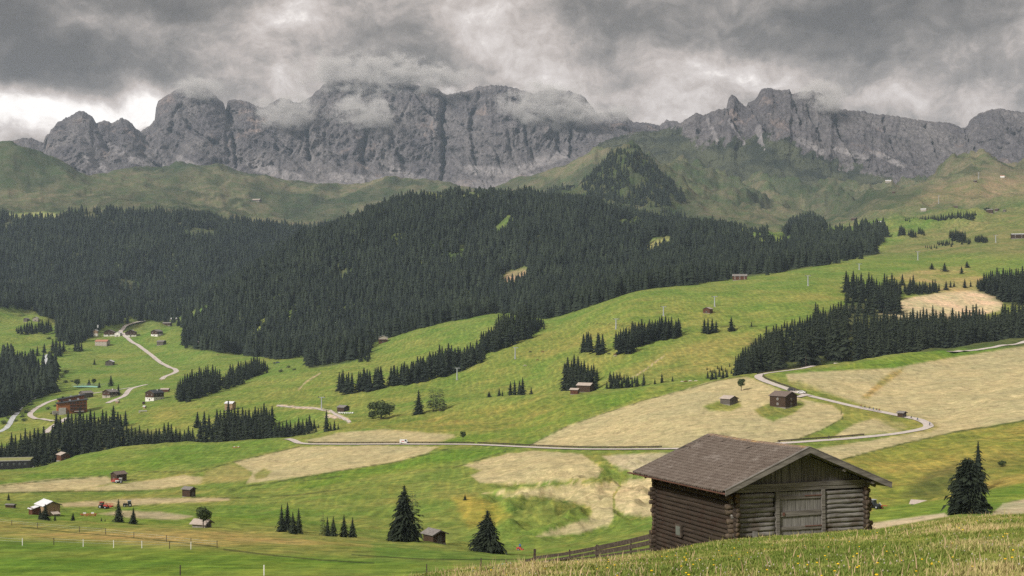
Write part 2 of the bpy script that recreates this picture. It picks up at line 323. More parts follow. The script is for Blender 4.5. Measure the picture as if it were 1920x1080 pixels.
# lower left meadows
paint([(-420, 982), (0, 982), (350, 988), (620, 1007), (760, 1022), (860, 1037), (700, 1034), (540, 1032), (400, 1028), (0, 1012), (-420, 1010)], OLIVE, 140, 345, 14, 8, 0, .9, DRY)
paint([(-420, 1012), (0, 1014), (400, 1030), (700, 1052), (850, 1056), (850, 1130), (-420, 1130)], LUSH, 90, 330, 6, 4, 0, 1, GREEN)
paint([(700, 1020), (900, 1035), (1080, 1040), (1000, 1055), (700, 1052)], GREEN, 150, 360, 6, 3)
paint([(-420, 955), (0, 955), (130, 950), (300, 945), (560, 945), (700, 960), (620, 985), (400, 982), (0, 980), (-420, 980)], LUSH, 345, 700, 5, 3, 0, 1, GREEN)
paint([(-420, 930), (0, 925), (250, 925), (450, 915), (600, 905), (880, 900), (900, 930), (700, 955), (560, 945), (300, 945), (0, 950), (-420, 950)], OLIVE, 400, 800, 6, 3, 0, 1, GREEN)
paint([(560, 905), (640, 880), (760, 858), (850, 845), (940, 842), (950, 847), (880, 860), (800, 878), (700, 893), (600, 912), (530, 920)], LUSH, 500, 900, 3, 2)
paint([(-420, 925), (0, 905), (60, 888), (130, 862), (200, 846), (320, 834), (545, 824), (562, 834), (440, 862), (370, 880), (210, 890), (100, 897), (0, 908)], LUSH, 600, 930, 3, 2, 0, 1, GREEN)
paint([(-420, 915), (0, 909), (100, 898), (200, 893), (215, 904), (150, 918), (0, 924), (-420, 930)], HAY, 500, 900, 1.5, 2, 1)
paint([(140, 920), (215, 908), (290, 900), (345, 891), (400, 896), (375, 906), (290, 918)], HAY, 500, 900, 1.5, 2, 1)
paint([(375, 904), (385, 885), (430, 870), (465, 880), (472, 895), (440, 905)], (.25, .23, .08), 500, 900, 3, 2, .6)
paint([(438, 866), (500, 852), (560, 838), (700, 836), (822, 838), (800, 850), (740, 866), (640, 882), (520, 900), (462, 906), (474, 886)], HAY, 500, 900, 1.5, 2, 1)
paint([(476, 890), (495, 878), (510, 884), (500, 895), (480, 899)], (.22, .22, .07), 500, 900, 2, 1, .6)
paint([(572, 826), (640, 811), (720, 805), (850, 815), (862, 829), (760, 832), (600, 832)], HAY, 600, 1000, 1.5, 2, 1)
paint([(110, 944), (250, 935), (430, 933), (430, 938), (300, 944), (240, 948), (120, 950)], (.40, .33, .2), 400, 800, 2, 1.5, 1)
paint([(185, 963), (230, 958), (300, 960), (362, 968), (330, 975), (240, 970)], (.36, .31, .2), 345, 700, 2, 2, 1)
# centre
paint([(870, 873), (950, 851), (1000, 845), (1090, 851), (1130, 880), (1120, 895), (1050, 900), (960, 908), (900, 905), (884, 892), (905, 881)], HAY, 420, 800, 1.5, 2.5, 1)
paint([(905, 925), (1060, 909), (1165, 905), (1172, 899), (1152, 930), (1154, 966), (1140, 986), (1080, 1001), (1005, 1006), (1060, 986), (1112, 968), (1108, 950), (1060, 938), (990, 930)], HAY, 340, 700, 2, 3, 1)
paint([(1130, 855), (1240, 849), (1330, 850), (1330, 880), (1190, 886), (1150, 871)], (.44, .38, .25), 420, 800, 2, 2.5, 1)
paint([(1146, 926), (1182, 899), (1300, 888), (1300, 968), (1172, 966), (1148, 946)], (.44, .37, .22), 340, 800, 2, 3, 1)
paint([(850, 935), (880, 930), (935, 945), (955, 965), (930, 985), (880, 990), (865, 970)], (.23, .21, .045), 330, 620, 6, 5)
paint([(960, 945), (1020, 930), (1080, 940), (1100, 955), (1040, 975), (985, 970)], (.11, .14, .035), 330, 620, 6, 5, 0, .7)
paint([(640, 800), (760, 790), (900, 765), (1100, 742), (1110, 760), (980, 800), (900, 815), (760, 805)], (.15, .17, .04), 700, 1100, 8, 4, 0, .8, (.2, .19, .05))
paint([(800, 835), (850, 820), (920, 812), (1000, 832), (990, 838), (880, 834)], LUSH, 600, 1000, 3, 2)
# hay fields round the two huts and the bend
paint([(990, 836), (1060, 800), (1130, 775), (1200, 753), (1280, 731), (1330, 716), (1400, 706), (1440, 722), (1500, 748), (1560, 760), (1582, 776), (1575, 786), (1540, 806), (1500, 822), (1450, 833), (1300, 839), (1100, 838)], HAY, 560, 900, 1.5, 1.5, 1)
paint([(1560, 821), (1600, 796), (1640, 784), (1690, 792), (1702, 801), (1690, 808), (1620, 815)], HAY, 560, 900, 2, 2, 1)
paint([(1474, 702), (1540, 696), (1675, 690), (1800, 668), (1925, 648), (2360, 560), (2360, 700), (1925, 787), (1800, 808), (1700, 830), (1575, 862), (1470, 850), (1600, 831), (1700, 815), (1747, 801), (1738, 788), (1640, 768), (1560, 742), (1480, 720)], HAY, 470, 1000, 1.5, 2, 1)
paint([(1590, 762), (1500, 738), (1460, 712), (1500, 715), (1560, 738), (1640, 766), (1735, 785), (1762, 800), (1745, 810), (1700, 814)], OLIVE, 560, 860, 3, 2, 0, .75)
paint([(1694, 690), (1668, 700), (1640, 722), (1615, 745), (1628, 748), (1660, 720), (1690, 700)], (.24, .21, .08), 560, 950, 3, 3)
paint([(1530, 696), (1600, 682), (1700, 663), (1800, 648), (1920, 632), (2360, 560), (2360, 572), (1925, 645), (1800, 667), (1700, 684), (1675, 690)], LUSH, 640, 1000, 2, 1)
paint([(1110, 742), (1250, 724), (1400, 701), (1420, 705), (1330, 714), (1200, 752), (1060, 798), (985, 836), (900, 833), (960, 800)], LUSH, 600, 940, 2, 1.5, 0, .8, OLIVE)
paint([(1318, 762), (1345, 752), (1385, 752), (1392, 762), (1370, 771), (1330, 770)], (.17, .19, .05), 560, 900, 2, 1.5)
paint([(1412, 768), (1440, 757), (1500, 750), (1512, 757), (1490, 775), (1450, 790), (1425, 780)], (.16, .18, .05), 560, 900, 2, 1.5)
# right slope
paint([(1560, 866), (1700, 831), (1800, 809), (1925, 788), (2360, 700), (2360, 870), (1925, 905), (1770, 938), (1625, 970)], (.205, .19, .05), 300, 640, 2, 2, 0, 1, (.17, .18, .04))
paint([(1690, 930), (1740, 885), (1790, 868), (1815, 880), (1790, 915), (1740, 935)], (.085, .09, .03), 300, 640, 8, 6, 0, .8)
paint([(1800, 880), (1860, 850), (1925, 835), (1925, 880), (1850, 895)], (.13, .14, .035), 300, 640, 8, 6, 0, .7)
paint([(1615, 972), (1640, 955), (1770, 936), (1925, 905), (2360, 860), (2360, 900), (1925, 940), (1770, 961), (1640, 977)], LUSH, 180, 500, 2, 1.5)
paint([(1610, 992), (1640, 980), (1770, 962), (1778, 968), (1640, 992)], (.47, .41, .29), 150, 420, 1.5, 1, .7)
paint([(1858, 966), (1880, 945), (1925, 935), (2100, 925), (2100, 965)], (.4, .35, .24), 150, 460, 2, 1.5, .7)
# distance
paint([(1640, 600), (1655, 576), (1700, 560), (1760, 548), (1842, 543), (1882, 560), (1876, 582), (1800, 600)], (.46, .38, .25), 1040, 1600, 2, 1.5, .3)
paint([(1660, 520), (1720, 506), (1810, 498), (1850, 520), (1840, 545), (1700, 552)], TAN, 1100, 1900, 4, 4, 0, .75, OLIVE)
paint([(1640, 480), (1700, 440), (1800, 410), (1925, 390), (2360, 380), (2360, 500), (1925, 480), (1760, 478)], (.165, .16, .07), 1500, 3100, 8, 6, 0, .8, (.11, .125, .05))
paint([(930, 650), (1010, 630), (1200, 600), (1240, 610), (1100, 640), (1000, 680)], (.18, .18, .05), 1000, 1600, 8, 6, 0, .6)
paint([(1150, 705), (1230, 660), (1400, 625), (1440, 650), (1380, 690), (1250, 715)], (.2, .19, .06), 900, 1300, 8, 6, 0, .6)
paint([(1200, 470), (1225, 448), (1260, 445), (1255, 462), (1220, 476)], (.19, .2, .08), 1500, 2700, 2, 2)
paint([(930, 532), (950, 512), (985, 503), (992, 518), (960, 530)], (.26, .2, .13), 1500, 2700, 3, 3)
for q in ((640, 520, 26), (520, 560, 18), (860, 480, 20), (810, 420, 14), (660, 440, 16), (560, 540, 12)):
    paint([(q[0]-q[2], q[1]+q[2]*.6), (q[0]-q[2]*.2, q[1]-q[2]*.4), (q[0]+q[2], q[1]-q[2]*.6), (q[0]+q[2]*.2, q[1]+q[2]*.4)], (.10, .16, .06), 1600, 2700, 3, 4)
paint([(20, 402), (70, 396), (108, 400), (104, 408), (30, 410)], (.2, .23, .1), 2500, 3500, 2, 1.5)
paint([(-40, 400), (15, 397), (20, 404), (-40, 408)], (.2, .23, .1), 2500, 3500, 2, 1.5)
paint([(-420, 260), (0, 262), (60, 280), (128, 306), (120, 330), (40, 345), (0, 360), (-420, 360)], (.055, .075, .04), 3500, 4700, 6, 8, 0, .85)
paint([(95, 350), (140, 322), (185, 315), (240, 332), (290, 352), (320, 372), (180, 362)], (.075, .09, .05), 3500, 4800, 6, 8, 0, .7)
paint([(330, 330), (380, 322), (450, 335), (380, 345)], (.085, .095, .055), 3900, 5100, 8, 8, 0, .6)
for q in ((1330, 372), (1370, 345), (1450, 352), (1500, 335), (1530, 322), (1460, 322), (1580, 350), (1400, 315), (1620, 345), (1290, 300), (1540, 372)):
    paint([(q[0]-30, q[1]-4), (q[0]+5, q[1]-12), (q[0]+38, q[1]+6), (q[0]+8, q[1]+10)], (.06, .075, .045), 3000, 4600, 5, 9, 0, .7)
paint([(1700, 385), (1760, 350), (1860, 330), (1925, 330), (2100, 335), (2100, 370), (1925, 365), (1800, 380)], (.2, .17, .095), 2600, 3700, 10, 9, 0, .6)
# grassy banks, ditches and trampled lines
HG = (.06, .075, .025)
for ln, w, d0, d1 in (([(1578, 862), (1640, 845), (1700, 830), (1750, 819), (1800, 808), (1860, 799), (1930, 787)], 1.4, 450, 760), ([(1186, 886), (1240, 880)], 1, 400, 700),
    ([(430, 917), (520, 903), (640, 882), (740, 867), (800, 851), (840, 842)], 1.0, 500, 900), ([(0, 911), (100, 900), (200, 893)], .9, 500, 900), ([(0, 924), (150, 921), (280, 921)], .8, 500, 900),
    ([(260, 884), (370, 885), (440, 866), (560, 838)], .8, 600, 900), ([(360, 933), (440, 934), (560, 928), (640, 918)], .8, 450, 800), ([(850, 877), (900, 862), (948, 846)], .9, 450, 800),
    ([(991, 836), (1060, 801), (1130, 776), (1200, 753), (1280, 732), (1340, 715), (1405, 703)], .8, 560, 900), ([(660, 1040), (800, 1049), (1000, 1049)], 1.2, 150, 300),
    ([(420, 1030), (500, 1040), (600, 1050), (700, 1056)], 1.5, 140, 330), ([(40, 988), (130, 998), (230, 1006), (330, 1016), (410, 1026)], 1.0, 140, 345), ([(1500, 822), (1540, 806), (1580, 785), (1576, 766)], 1.0, 560, 800),
    ([(1095, 852), (1140, 872), (1176, 890), (1150, 930), (1152, 966)], 2.2, 340, 800), ([(570, 901), (640, 893)], .8, 450, 800), ([(1100, 605), (1280, 618), (1340, 612), (1440, 612)], .8, 1000, 1500)):
    stroke(ln, w, HG if w < 2 else OLIVE, d0, d1, .9)
stroke([(303, 712), (310, 706), (325, 700), (334, 695)], 1, EARTH, 1200, 1900)
stroke([(520, 760), (560, 764), (600, 766), (632, 776), (655, 792)], 1.6, (.42, .36, .3), 900, 1300)
stroke([(1180, 712), (1215, 690), (1232, 676), (1245, 668)], .7, (.35, .29, .2), 900, 1200)
stroke([(600, 700), (575, 715), (560, 730)], 1, (.33, .27, .18), 1100, 1500)
stroke([(612, 780), (640, 782), (650, 786)], 3, (.42, .36, .3), 900, 1250)
# ------------------------------------------------------------------ woods (outline, depth range, spacing m, height range, lean to green)
WOODS = [
 ([(-420, 670), (0, 676), (40, 690), (62, 684), (80, 700), (104, 690), (108, 712), (98, 738), (70, 748), (36, 765), (0, 785), (-420, 800)], 1200, 1900, 10.0, 20, 30),
 ([(-420, 400), (0, 405), (110, 408), (150, 398), (350, 404), (450, 418), (560, 432), (640, 425), (640, 480), (350, 590), (330, 598), (270, 600), (200, 612), (160, 640), (130, 650), (100, 632), (110, 612), (60, 582), (0, 578), (-420, 578)], 1850, 3480, 8.6, 18, 26),
 ([(345, 655), (342, 610), (400, 580), (450, 535), (500, 498), (560, 458), (640, 428), (700, 400), (760, 378), (850, 372), (1000, 374), (1090, 380), (1200, 416), (1290, 424), (1370, 436), (1440, 446), (1460, 452), (1440, 470), (1400, 490), (1640, 470), (1650, 478), (1500, 506), (1380, 524), (1200, 546), (1120, 571), (1030, 600), (935, 586), (800, 613), (700, 643), (690, 668), (640, 690), (580, 700), (570, 668), (520, 675), (430, 662)], 1430, 2800, 7.7, 18, 27),
 ([(1230, 470), (1290, 450), (1400, 470), (1480, 452), (1560, 440), (1650, 428), (1670, 440), (1640, 470), (1500, 500), (1380, 518), (1230, 540)], 1600, 2500, 9, 18, 26),
 ([(1090, 350), (1130, 310), (1150, 285), (1180, 280), (1215, 300), (1260, 345), (1290, 372), (1270, 392), (1180, 385), (1110, 375)], 3000, 3600, 9, 14, 22),
 ([(880, 372), (980, 362), (1090, 350), (1120, 372), (1180, 388), (1280, 398), (1290, 425), (1180, 412), (1090, 384), (1000, 376)], 2500, 3600, 13, 15, 24),
 ([(1460, 452), (1485, 408), (1530, 402), (1560, 440), (1500, 452)], 2200, 2900, 9, 18, 26),
 ([(200, 612), (270, 600), (330, 600), (345, 640), (330, 606), (260, 602)], 2000, 2400, 12, 15, 22),
]
GAPS = [([(1385, 474), (1420, 450), (1500, 442), (1498, 450), (1440, 466)], 0), ([(1262, 486), (1290, 470), (1330, 478), (1300, 492)], 0), ([(1195, 478), (1222, 446), (1265, 442), (1260, 462), (1222, 480)], 0), ([(925, 535), (948, 510), (990, 500), (996, 520), (960, 534)], 0), ([(15, 412), (30, 394), (75, 392), (112, 398), (108, 412)], 0), ([(150, 403), (172, 398), (186, 408), (182, 418)], 2500), ([(350, 440), (360, 428), (405, 432), (410, 446)], 2400)]
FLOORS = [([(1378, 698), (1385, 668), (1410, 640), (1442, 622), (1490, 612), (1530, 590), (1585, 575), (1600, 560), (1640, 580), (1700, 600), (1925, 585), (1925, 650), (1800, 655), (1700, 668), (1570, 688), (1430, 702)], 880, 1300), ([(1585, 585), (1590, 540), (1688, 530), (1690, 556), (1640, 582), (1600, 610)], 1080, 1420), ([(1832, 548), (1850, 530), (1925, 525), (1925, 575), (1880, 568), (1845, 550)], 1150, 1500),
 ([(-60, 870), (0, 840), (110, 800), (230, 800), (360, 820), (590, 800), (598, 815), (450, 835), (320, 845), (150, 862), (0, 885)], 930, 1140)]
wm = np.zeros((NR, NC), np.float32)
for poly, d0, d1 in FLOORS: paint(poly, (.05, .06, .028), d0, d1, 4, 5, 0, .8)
for poly, d0, d1, *_ in WOODS:
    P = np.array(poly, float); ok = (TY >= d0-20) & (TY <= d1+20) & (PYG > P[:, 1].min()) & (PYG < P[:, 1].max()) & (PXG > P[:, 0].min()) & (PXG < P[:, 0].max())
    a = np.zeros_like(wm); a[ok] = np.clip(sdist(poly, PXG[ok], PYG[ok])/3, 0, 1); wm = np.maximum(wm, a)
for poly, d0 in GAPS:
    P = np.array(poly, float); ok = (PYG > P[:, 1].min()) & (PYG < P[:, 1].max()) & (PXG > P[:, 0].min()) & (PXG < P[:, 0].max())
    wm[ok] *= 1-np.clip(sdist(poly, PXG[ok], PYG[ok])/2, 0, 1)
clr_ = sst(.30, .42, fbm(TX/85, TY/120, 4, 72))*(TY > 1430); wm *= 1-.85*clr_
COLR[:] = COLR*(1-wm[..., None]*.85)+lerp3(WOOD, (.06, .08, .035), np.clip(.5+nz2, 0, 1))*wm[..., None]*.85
# ------------------------------------------------------------------ terrain mesh
m, nt, b = mat("meadow ground"); N = NT(nt)
p = N.pos(); base = N.attr("field"); hay = N.attr("hay", "Fac")
n1 = N.noise(p, 1/40, 5, .6); n2 = N.noise(N.scale(p, (1, .6, 1)), 1/5.0, 5, .65); n3 = N.noise(p, 1.6, 4, .7)
c = N.mix(N.ramp(n1, .38, .62), N.mix(1.0, base, N.mix(hay, (.74, .90, .74), (.90, .92, .90)), "MULTIPLY"), N.mix(1.0, base, N.mix(hay, (1.18, 1.06, 1.12), (1.08, 1.03, .98)), "MULTIPLY"))
n4 = N.noise(p, 5.5, 3, .7); n5 = N.noise(N.scale(p, (1, .55, 1)), .42, 5, .72)
v = N.math("ADD", N.math("ADD", N.ramp(n4, .3, .7, -.16, .16), N.ramp(n5, .36, .64, -.16, .16)), N.ramp(n2, .3, .7, .70, 1.30))
v = N.math("ADD", v, N.ramp(n3, .3, .7, -.25, .25))
c = N.mix(1.0, c, N.n("ShaderNodeCombineColor").outputs[0], "MULTIPLY"); cc = c.node.inputs[7].links[0].from_node
for i in range(3): nt.links.new(v, cc.inputs[i])
ns = N.noise(N.scale(p, (.16, 1, 2.5)), 1/2.6, 4, .65)
c = N.mix(N.math('MULTIPLY', N.ramp(ns, .42, .72), .40), c, N.mix(1.0, c, (.55, .66, .50), 'MULTIPLY'))
c = N.mix(N.math('MULTIPLY', N.ramp(ns, .60, .30), N.math('SUBTRACT', .55, N.math('MULTIPLY', hay, .4))), c, N.mix(1.0, c, (1.75, 1.45, 1.35), 'MULTIPLY'))
# mown swaths: rows of cut grass following the slope
w = N.n("ShaderNodeTexWave", wave_type='BANDS', bands_direction='Y'); N.put(w.inputs["Vector"], N.scale(p, (.15, 1, 3)))
w.inputs["Scale"].default_value = .085; w.inputs["Distortion"].default_value = 16; w.inputs["Detail"].default_value = 3; w.inputs["Detail Scale"].default_value = 1.2
sw = N.math("MULTIPLY", N.ramp(N.math("ADD", w.outputs["Fac"], N.ramp(n2, .3, .7, -.4, .4)), .45, .95), hay)
c = N.mix(N.math("MULTIPLY", sw, .42), c, (.24, .22, .10))
pt = N.math("MULTIPLY", N.ramp(N.noise(N.scale(p, (.5, 1, 1)), 1/11, 5, .7), .56, .70), hay)
c = N.mix(N.math("MULTIPLY", pt, .35), c, (.25, .23, .10))
# faint mowing lines in green meadows
w2 = N.n("ShaderNodeTexWave", wave_type='BANDS', bands_direction='X'); N.put(w2.inputs["Vector"], N.scale(p, (1, .35, 3)))
w2.inputs["Scale"].default_value = .06; w2.inputs["Distortion"].default_value = 14; w2.inputs["Detail"].default_value = 2; w2.inputs["Detail Scale"].default_value = .6
c = N.mix(N.math("MULTIPLY", N.ramp(w2.outputs["Fac"], .55, 1.0), N.math("MULTIPLY", N.math("SUBTRACT", 1.0, hay), .32)), c, N.mix(1.0, c, (1.7, 1.45, 1.3), 'MULTIPLY'))
N.put(b.inputs["Base Color"], c); b.inputs["Roughness"].default_value = 1.0; b.inputs["Specular IOR Level"].default_value = .05
N.bump(b, N.math("ADD", n2, N.math("MULTIPLY", n3, .35)), .6, .5)
MEADOW = m
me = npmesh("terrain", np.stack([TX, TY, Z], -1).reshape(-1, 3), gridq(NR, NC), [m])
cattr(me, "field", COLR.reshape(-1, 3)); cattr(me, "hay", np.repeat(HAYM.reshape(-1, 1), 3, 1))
tag(link("terrain", me), "rolling alpine meadows, mown fields and hills", None, None, "structure")
# the slope round the viewer's feet, beyond the fan of the main sheet
ax, ay = np.meshgrid(np.arange(-150, 151, 2.5), np.arange(-60, 101, 2.5)); yc = np.maximum(ay, 6.2)
pc = np.clip(CX+ax/yc*F, PX0, PX1-3); jj = np.clip((np.log(yc)-math.log(6.0))/0.0058, 0, NR-2).astype(int); ii = ((pc-PX0)/DPX).astype(int)
az = Z[jj, ii]-.35-.9*np.clip(6-ay, 0, 3)/3*0
me = npmesh("terrain", np.stack([ax, ay, az], -1).reshape(-1, 3), gridq(*ax.shape), [m])
cattr(me, "field", np.repeat(np.array([GREEN]), ax.size, 0)*.9+.1*np.array([OLIVE])); cattr(me, "hay", np.zeros((ax.size, 3)))
tag(link("terrain", me), "grassy slope around the viewpoint", None, None, "structure")
# ------------------------------------------------------------------ the two rock massifs
RIDGE_L = [(-430, 300), (-200, 300), (-60, 285), (14, 268), (40, 259), (60, 259), (86, 270), (92, 266), (94, 246), (108, 229), (130, 218), (150, 207), (164, 212), (176, 222), (180, 231), (198, 225), (210, 231), (228, 221), (242, 226), (252, 238), (263, 246), (280, 236), (290, 224), (292, 202), (297, 189), (312, 179), (330, 168), (352, 162), (385, 163), (402, 177), (420, 195), (423, 207), (427, 188), (440, 186), (462, 190), (478, 197), (494, 203), (510, 192), (528, 183), (545, 188), (557, 194), (580, 183), (600, 165), (615, 152), (640, 150), (670, 148), (700, 154), (760, 157), (805, 162), (818, 165), (836, 178), (860, 173), (880, 170), (895, 162), (930, 159), (960, 163), (975, 168), (1000, 175), (1030, 167), (1070, 171), (1095, 181), (1112, 203), (1120, 213), (1140, 210), (1165, 209), (1178, 220), (1186, 229), (1215, 230), (1236, 235), (1250, 225), (1268, 227), (1280, 236), (1330, 246), (1500, 270), (1700, 290)]
FOOT_L = [(-430, 380), (0, 370), (200, 360), (600, 372), (900, 374), (1100, 330), (1200, 300), (1700, 330)]
RIDGE_R = [(1060, 335), (1100, 290), (1125, 268), (1150, 258), (1180, 250), (1205, 245), (1230, 246), (1250, 240), (1264, 236), (1280, 228), (1296, 217), (1306, 211), (1318, 216), (1334, 210), (1343, 206), (1362, 203), (1366, 185), (1372, 177), (1379, 180), (1386, 190), (1399, 201), (1403, 191), (1411, 191), (1420, 181), (1427, 168), (1438, 164), (1460, 169), (1480, 168), (1485, 177), (1500, 172), (1525, 170), (1541, 176), (1560, 188), (1566, 202), (1590, 207), (1620, 208), (1638, 214), (1662, 215), (1700, 221), (1740, 227), (1780, 230), (1800, 238), (1813, 241), (1817, 227), (1835, 213), (1860, 205), (1876, 203), (1900, 208), (1930, 212), (2000, 226), (2100, 250), (2250, 290)]
FOOT_R = [(1060, 350), (1200, 345), (1300, 352), (1400, 368), (1600, 372), (1750, 372), (1900, 360), (2250, 350)]
CRACKS = [([(424, 200), (430, 250), (440, 310)], 3.0, 90), ([(836, 176), (826, 225), (832, 270), (828, 335)], 3.2, 95), ([(775, 168), (800, 205), (826, 228)], 2.5, 45), ([(557, 195), (575, 240), (580, 300)], 3.5, 80), ([(658, 165), (690, 230), (676, 300)], 4, 70), ([(1075, 215), (1070, 290)], 2.5, 55), ([(330, 200), (350, 240), (395, 265)], 3, 45), ([(480, 205), (505, 250), (545, 285)], 3, 50),
 ([(900, 168), (882, 230), (893, 310)], 4, 55), ([(975, 180), (990, 270)], 3, 60), ([(268, 245), (262, 290), (300, 325)], 4, 70), ([(182, 230), (196, 280)], 3, 70), ([(610, 190), (600, 250), (640, 310)], 5, 45), ([(742, 175), (728, 240), (760, 320)], 4, 45), ([(1040, 200), (1052, 280)], 3, 45), ([(1405, 195), (1440, 250)], 2.5, 50), ([(1483, 175), (1505, 230)], 3, 45), ([(1568, 205), (1578, 250), (1612, 300)], 3, 60), ([(1660, 220), (1690, 285)], 3, 40), ([(1740, 230), (1765, 290)], 3, 40), ([(1815, 238), (1835, 280)], 3, 60), ([(1520, 200), (1545, 260)], 4, 40), ([(1370, 205), (1395, 250)], 3, 40)]
SCREE = [([(205, 272), (240, 298), (290, 312)], 4), ([(160, 292), (195, 318)], 4), ([(330, 298), (385, 325)], 6), ([(470, 310), (560, 335)], 7), ([(735, 318), (790, 338)], 6), ([(880, 318), (960, 325), (1010, 305), (1060, 290)], 7), ([(625, 330), (720, 342)], 7), ([(1570, 278), (1625, 296)], 4), ([(1500, 262), (1548, 286)], 4), ([(1640, 285), (1700, 310)], 4), ([(1370, 225), (1400, 270)], 2.5), ([(1330, 225), (1350, 270)], 2.5), ([(1420, 240), (1432, 280)], 4)]
def massif(name, label, ridge, foot, x0, x1, df, dr, db, mats, seed, greenf, relief):
    px = np.arange(x0, x1, 1.4); n = len(px)
    jag = noise(px/7, px*0, seed)*2.0+noise(px/2.6, px*0+5, seed)*1.3
    yr = pl(ridge, px)+jag*np.clip((pl(ridge, px)*0+1), 0, 1); yf = pl(foot, px)
    Nt = 330; t = np.linspace(0, 1, Nt)
    zr = (Y0-yr)/F*dr; zf = (Y0-yf)/F*df
    X = (px-CX)/F
    # front: depth and height fraction from foot (0) to crest (1), then a back slope
    g = t**1.0
    depth = df+(dr-df)*(g)[:, None]+0*px[None]
    prof = np.interp(t, [0, .18, .30, .42, .55, .70, .84, .93, 1.0], [0, .10, .18, .32, .52, .72, .87, .95, 1.0])
    h = zf[None]+(zr-zf)[None]*prof[:, None]
    xx = X[None]*depth
    steep = sst(.15, .45, t)[:, None]*(1-.85*sst(.86, 1.0, t))[:, None]
    warp = fbm(xx/300, h/300, 3, seed+90)*.22
    but = fbm(xx/420+warp, h/900+warp, 3, seed)*150
    pil = (ridged(xx/230+warp*2, h/420+warp*2, 5, seed+3, .6)-.6)*78*(.55+.9*sst(-.2, .3, noise(xx/330, h/200, seed+51)))
    crk = np.clip(1-np.abs(noise(xx/150+warp*2+h/700, h/420, seed+21))*9, 0, 1)**1.5*(.35+.65*sst(-.1, .35, noise(xx/260, h/260, seed+22)))*34
    ra, rb = xx*.62+h*.78, xx*.78-h*.62
    dia = np.clip(1-np.abs(noise(ra/110+warp, rb/420, seed+31))*5, 0, 1)*30+np.clip(1-np.abs(noise(ra/40+warp, rb/260, seed+33))*4, 0, 1)*9
    blk = fbm(xx/60, h/60, 6, seed+8, .66)*34
    led = np.abs(((h+xx*.12+fbm(xx/150, h/150, 3, seed+40)*70)/62) % 1.0-.5)*14
    mid = pil/90
    off = (but+pil+blk+led)*relief-(crk+dia)*relief
    pyb = Y0-F*h/depth; PXB = px[None]+0*pyb
    for ln, w_, dp in CRACKS:
        lx = [q[0] for q in ln]
        if max(lx) < x0 or min(lx) > x1: continue
        c0, c1 = np.searchsorted(px, (min(lx)-25, max(lx)+25)); sl = (slice(None), slice(c0, c1))
        q = pdist(ln, PXB[sl]+fbm(h[sl]/30, xx[sl]/60, 3, 91)*5, pyb[sl]); off[sl] -= dp*np.exp(-(q/w_)**2)
    off *= .25+.75*steep
    crest = sst(1.0, .9, t)[:, None]*0+(1-.9*sst(.88, 1.0, t))[:, None]
    depth2 = depth-off*crest
    h2 = h+fbm(xx/45, h/45, 4, seed+12)*6*crest+(1-steep)*mid*18*crest
    Vf = np.stack([X[None]*depth, depth2, h2], -1)
    tb = np.linspace(0, 1, 24)[1:]
    depb = dr+(db-dr)*tb[:, None]+0*px[None]; hb = zr[None]*(1-tb[:, None])+(zf[None]-60)*tb[:, None]
    Vb = np.stack([X[None]*depb, depb, hb], -1)
    V = np.concatenate([Vf, Vb], 0)
    me = npmesh(name, V.reshape(-1, 3), gridq(V.shape[0], n), mats)
    py = Y0-F*V[..., 2]/V[..., 1]; PXX = np.repeat(px[None], V.shape[0], 0)
    g = greenf(PXX, py, V)
    tal = np.concatenate([np.repeat((1-sst(.12, .34, t))[:, None], n, 1), np.zeros((len(tb), n))], 0)
    scr = np.zeros_like(py)
    for ln, w_ in SCREE: scr = np.maximum(scr, np.clip(1.6-pdist(ln, PXX+fbm(PXX/9, py/9, 3, 92)*6, py)/w_, 0, 1))
    tal = np.maximum(tal*.95, scr*1.5)
    cattr(me, "green", np.stack([np.clip(g-scr*.8, 0, 1), np.clip(tal+fbm(V[..., 0]/120, V[..., 2]/60, 3, seed+77)*.5*(tal > .02), 0, 1), g*0], -1).reshape(-1, 3))
    return tag(link(name, me), label, None, None, "structure")
m, nt, b = mat("dolomite rock"); N = NT(nt); p = N.pos()
sp = N.n("ShaderNodeSeparateColor"); N.put(sp.inputs[0], N.attr("green"))
strk = N.noise(N.scale(p, (1, .6, .5)), 1/22, 6, .70); pat = N.noise(N.scale(p, (1, 1, .5)), 1/170, 5, .6); fine = N.noise(N.scale(p, (1, .7, .5)), 1/9, 5, .72)
c = N.mix(N.ramp(strk, .36, .64), (.108, .100, .102), (.205, .19, .188))
c = N.mix(N.ramp(N.noise(N.scale(p, (1, .6, .8)), 1/240, 5, .62), .40, .62), N.mix(1.0, c, (.66, .66, .70), "MULTIPLY"), c)
c = N.mix(N.ramp(pat, .60, .72), c, (.27, .215, .19))
c = N.mix(N.ramp(fine, .30, .72), N.mix(1.0, c, (.62, .62, .64), "MULTIPLY"), N.mix(1.0, c, (1.25, 1.25, 1.25), "MULTIPLY"))
c = N.mix(N.math("MULTIPLY", sp.outputs[1], .55), c, N.mix(N.ramp(strk, .35, .65), (.20, .19, .20), (.36, .335, .33)))
gn = N.math("ADD", sp.outputs[0], N.ramp(N.noise(N.scale(p, (1, .8, .6)), 1/40, 6, .68), .3, .7, -.45, .45))
gc = N.mix(N.ramp(N.noise(p, 1/90, 6, .65), .40, .60), (.030, .037, .027), (.078, .086, .054))
c = N.mix(N.ramp(gn, .42, .58), c, gc)
N.put(b.inputs["Base Color"], c); b.inputs["Roughness"].default_value = 1; b.inputs["Specular IOR Level"].default_value = .05
N.bump(b, N.math("ADD", N.math("MULTIPLY", strk, .6), fine), .9, 10)
ROCK = m
massif("mountain", "long grey cliff massif with domed summits", RIDGE_L, FOOT_L, -430, 1700, 5150, 6300, 7000, [ROCK], 100,
       lambda X, Y, V: X*0, 1.0)
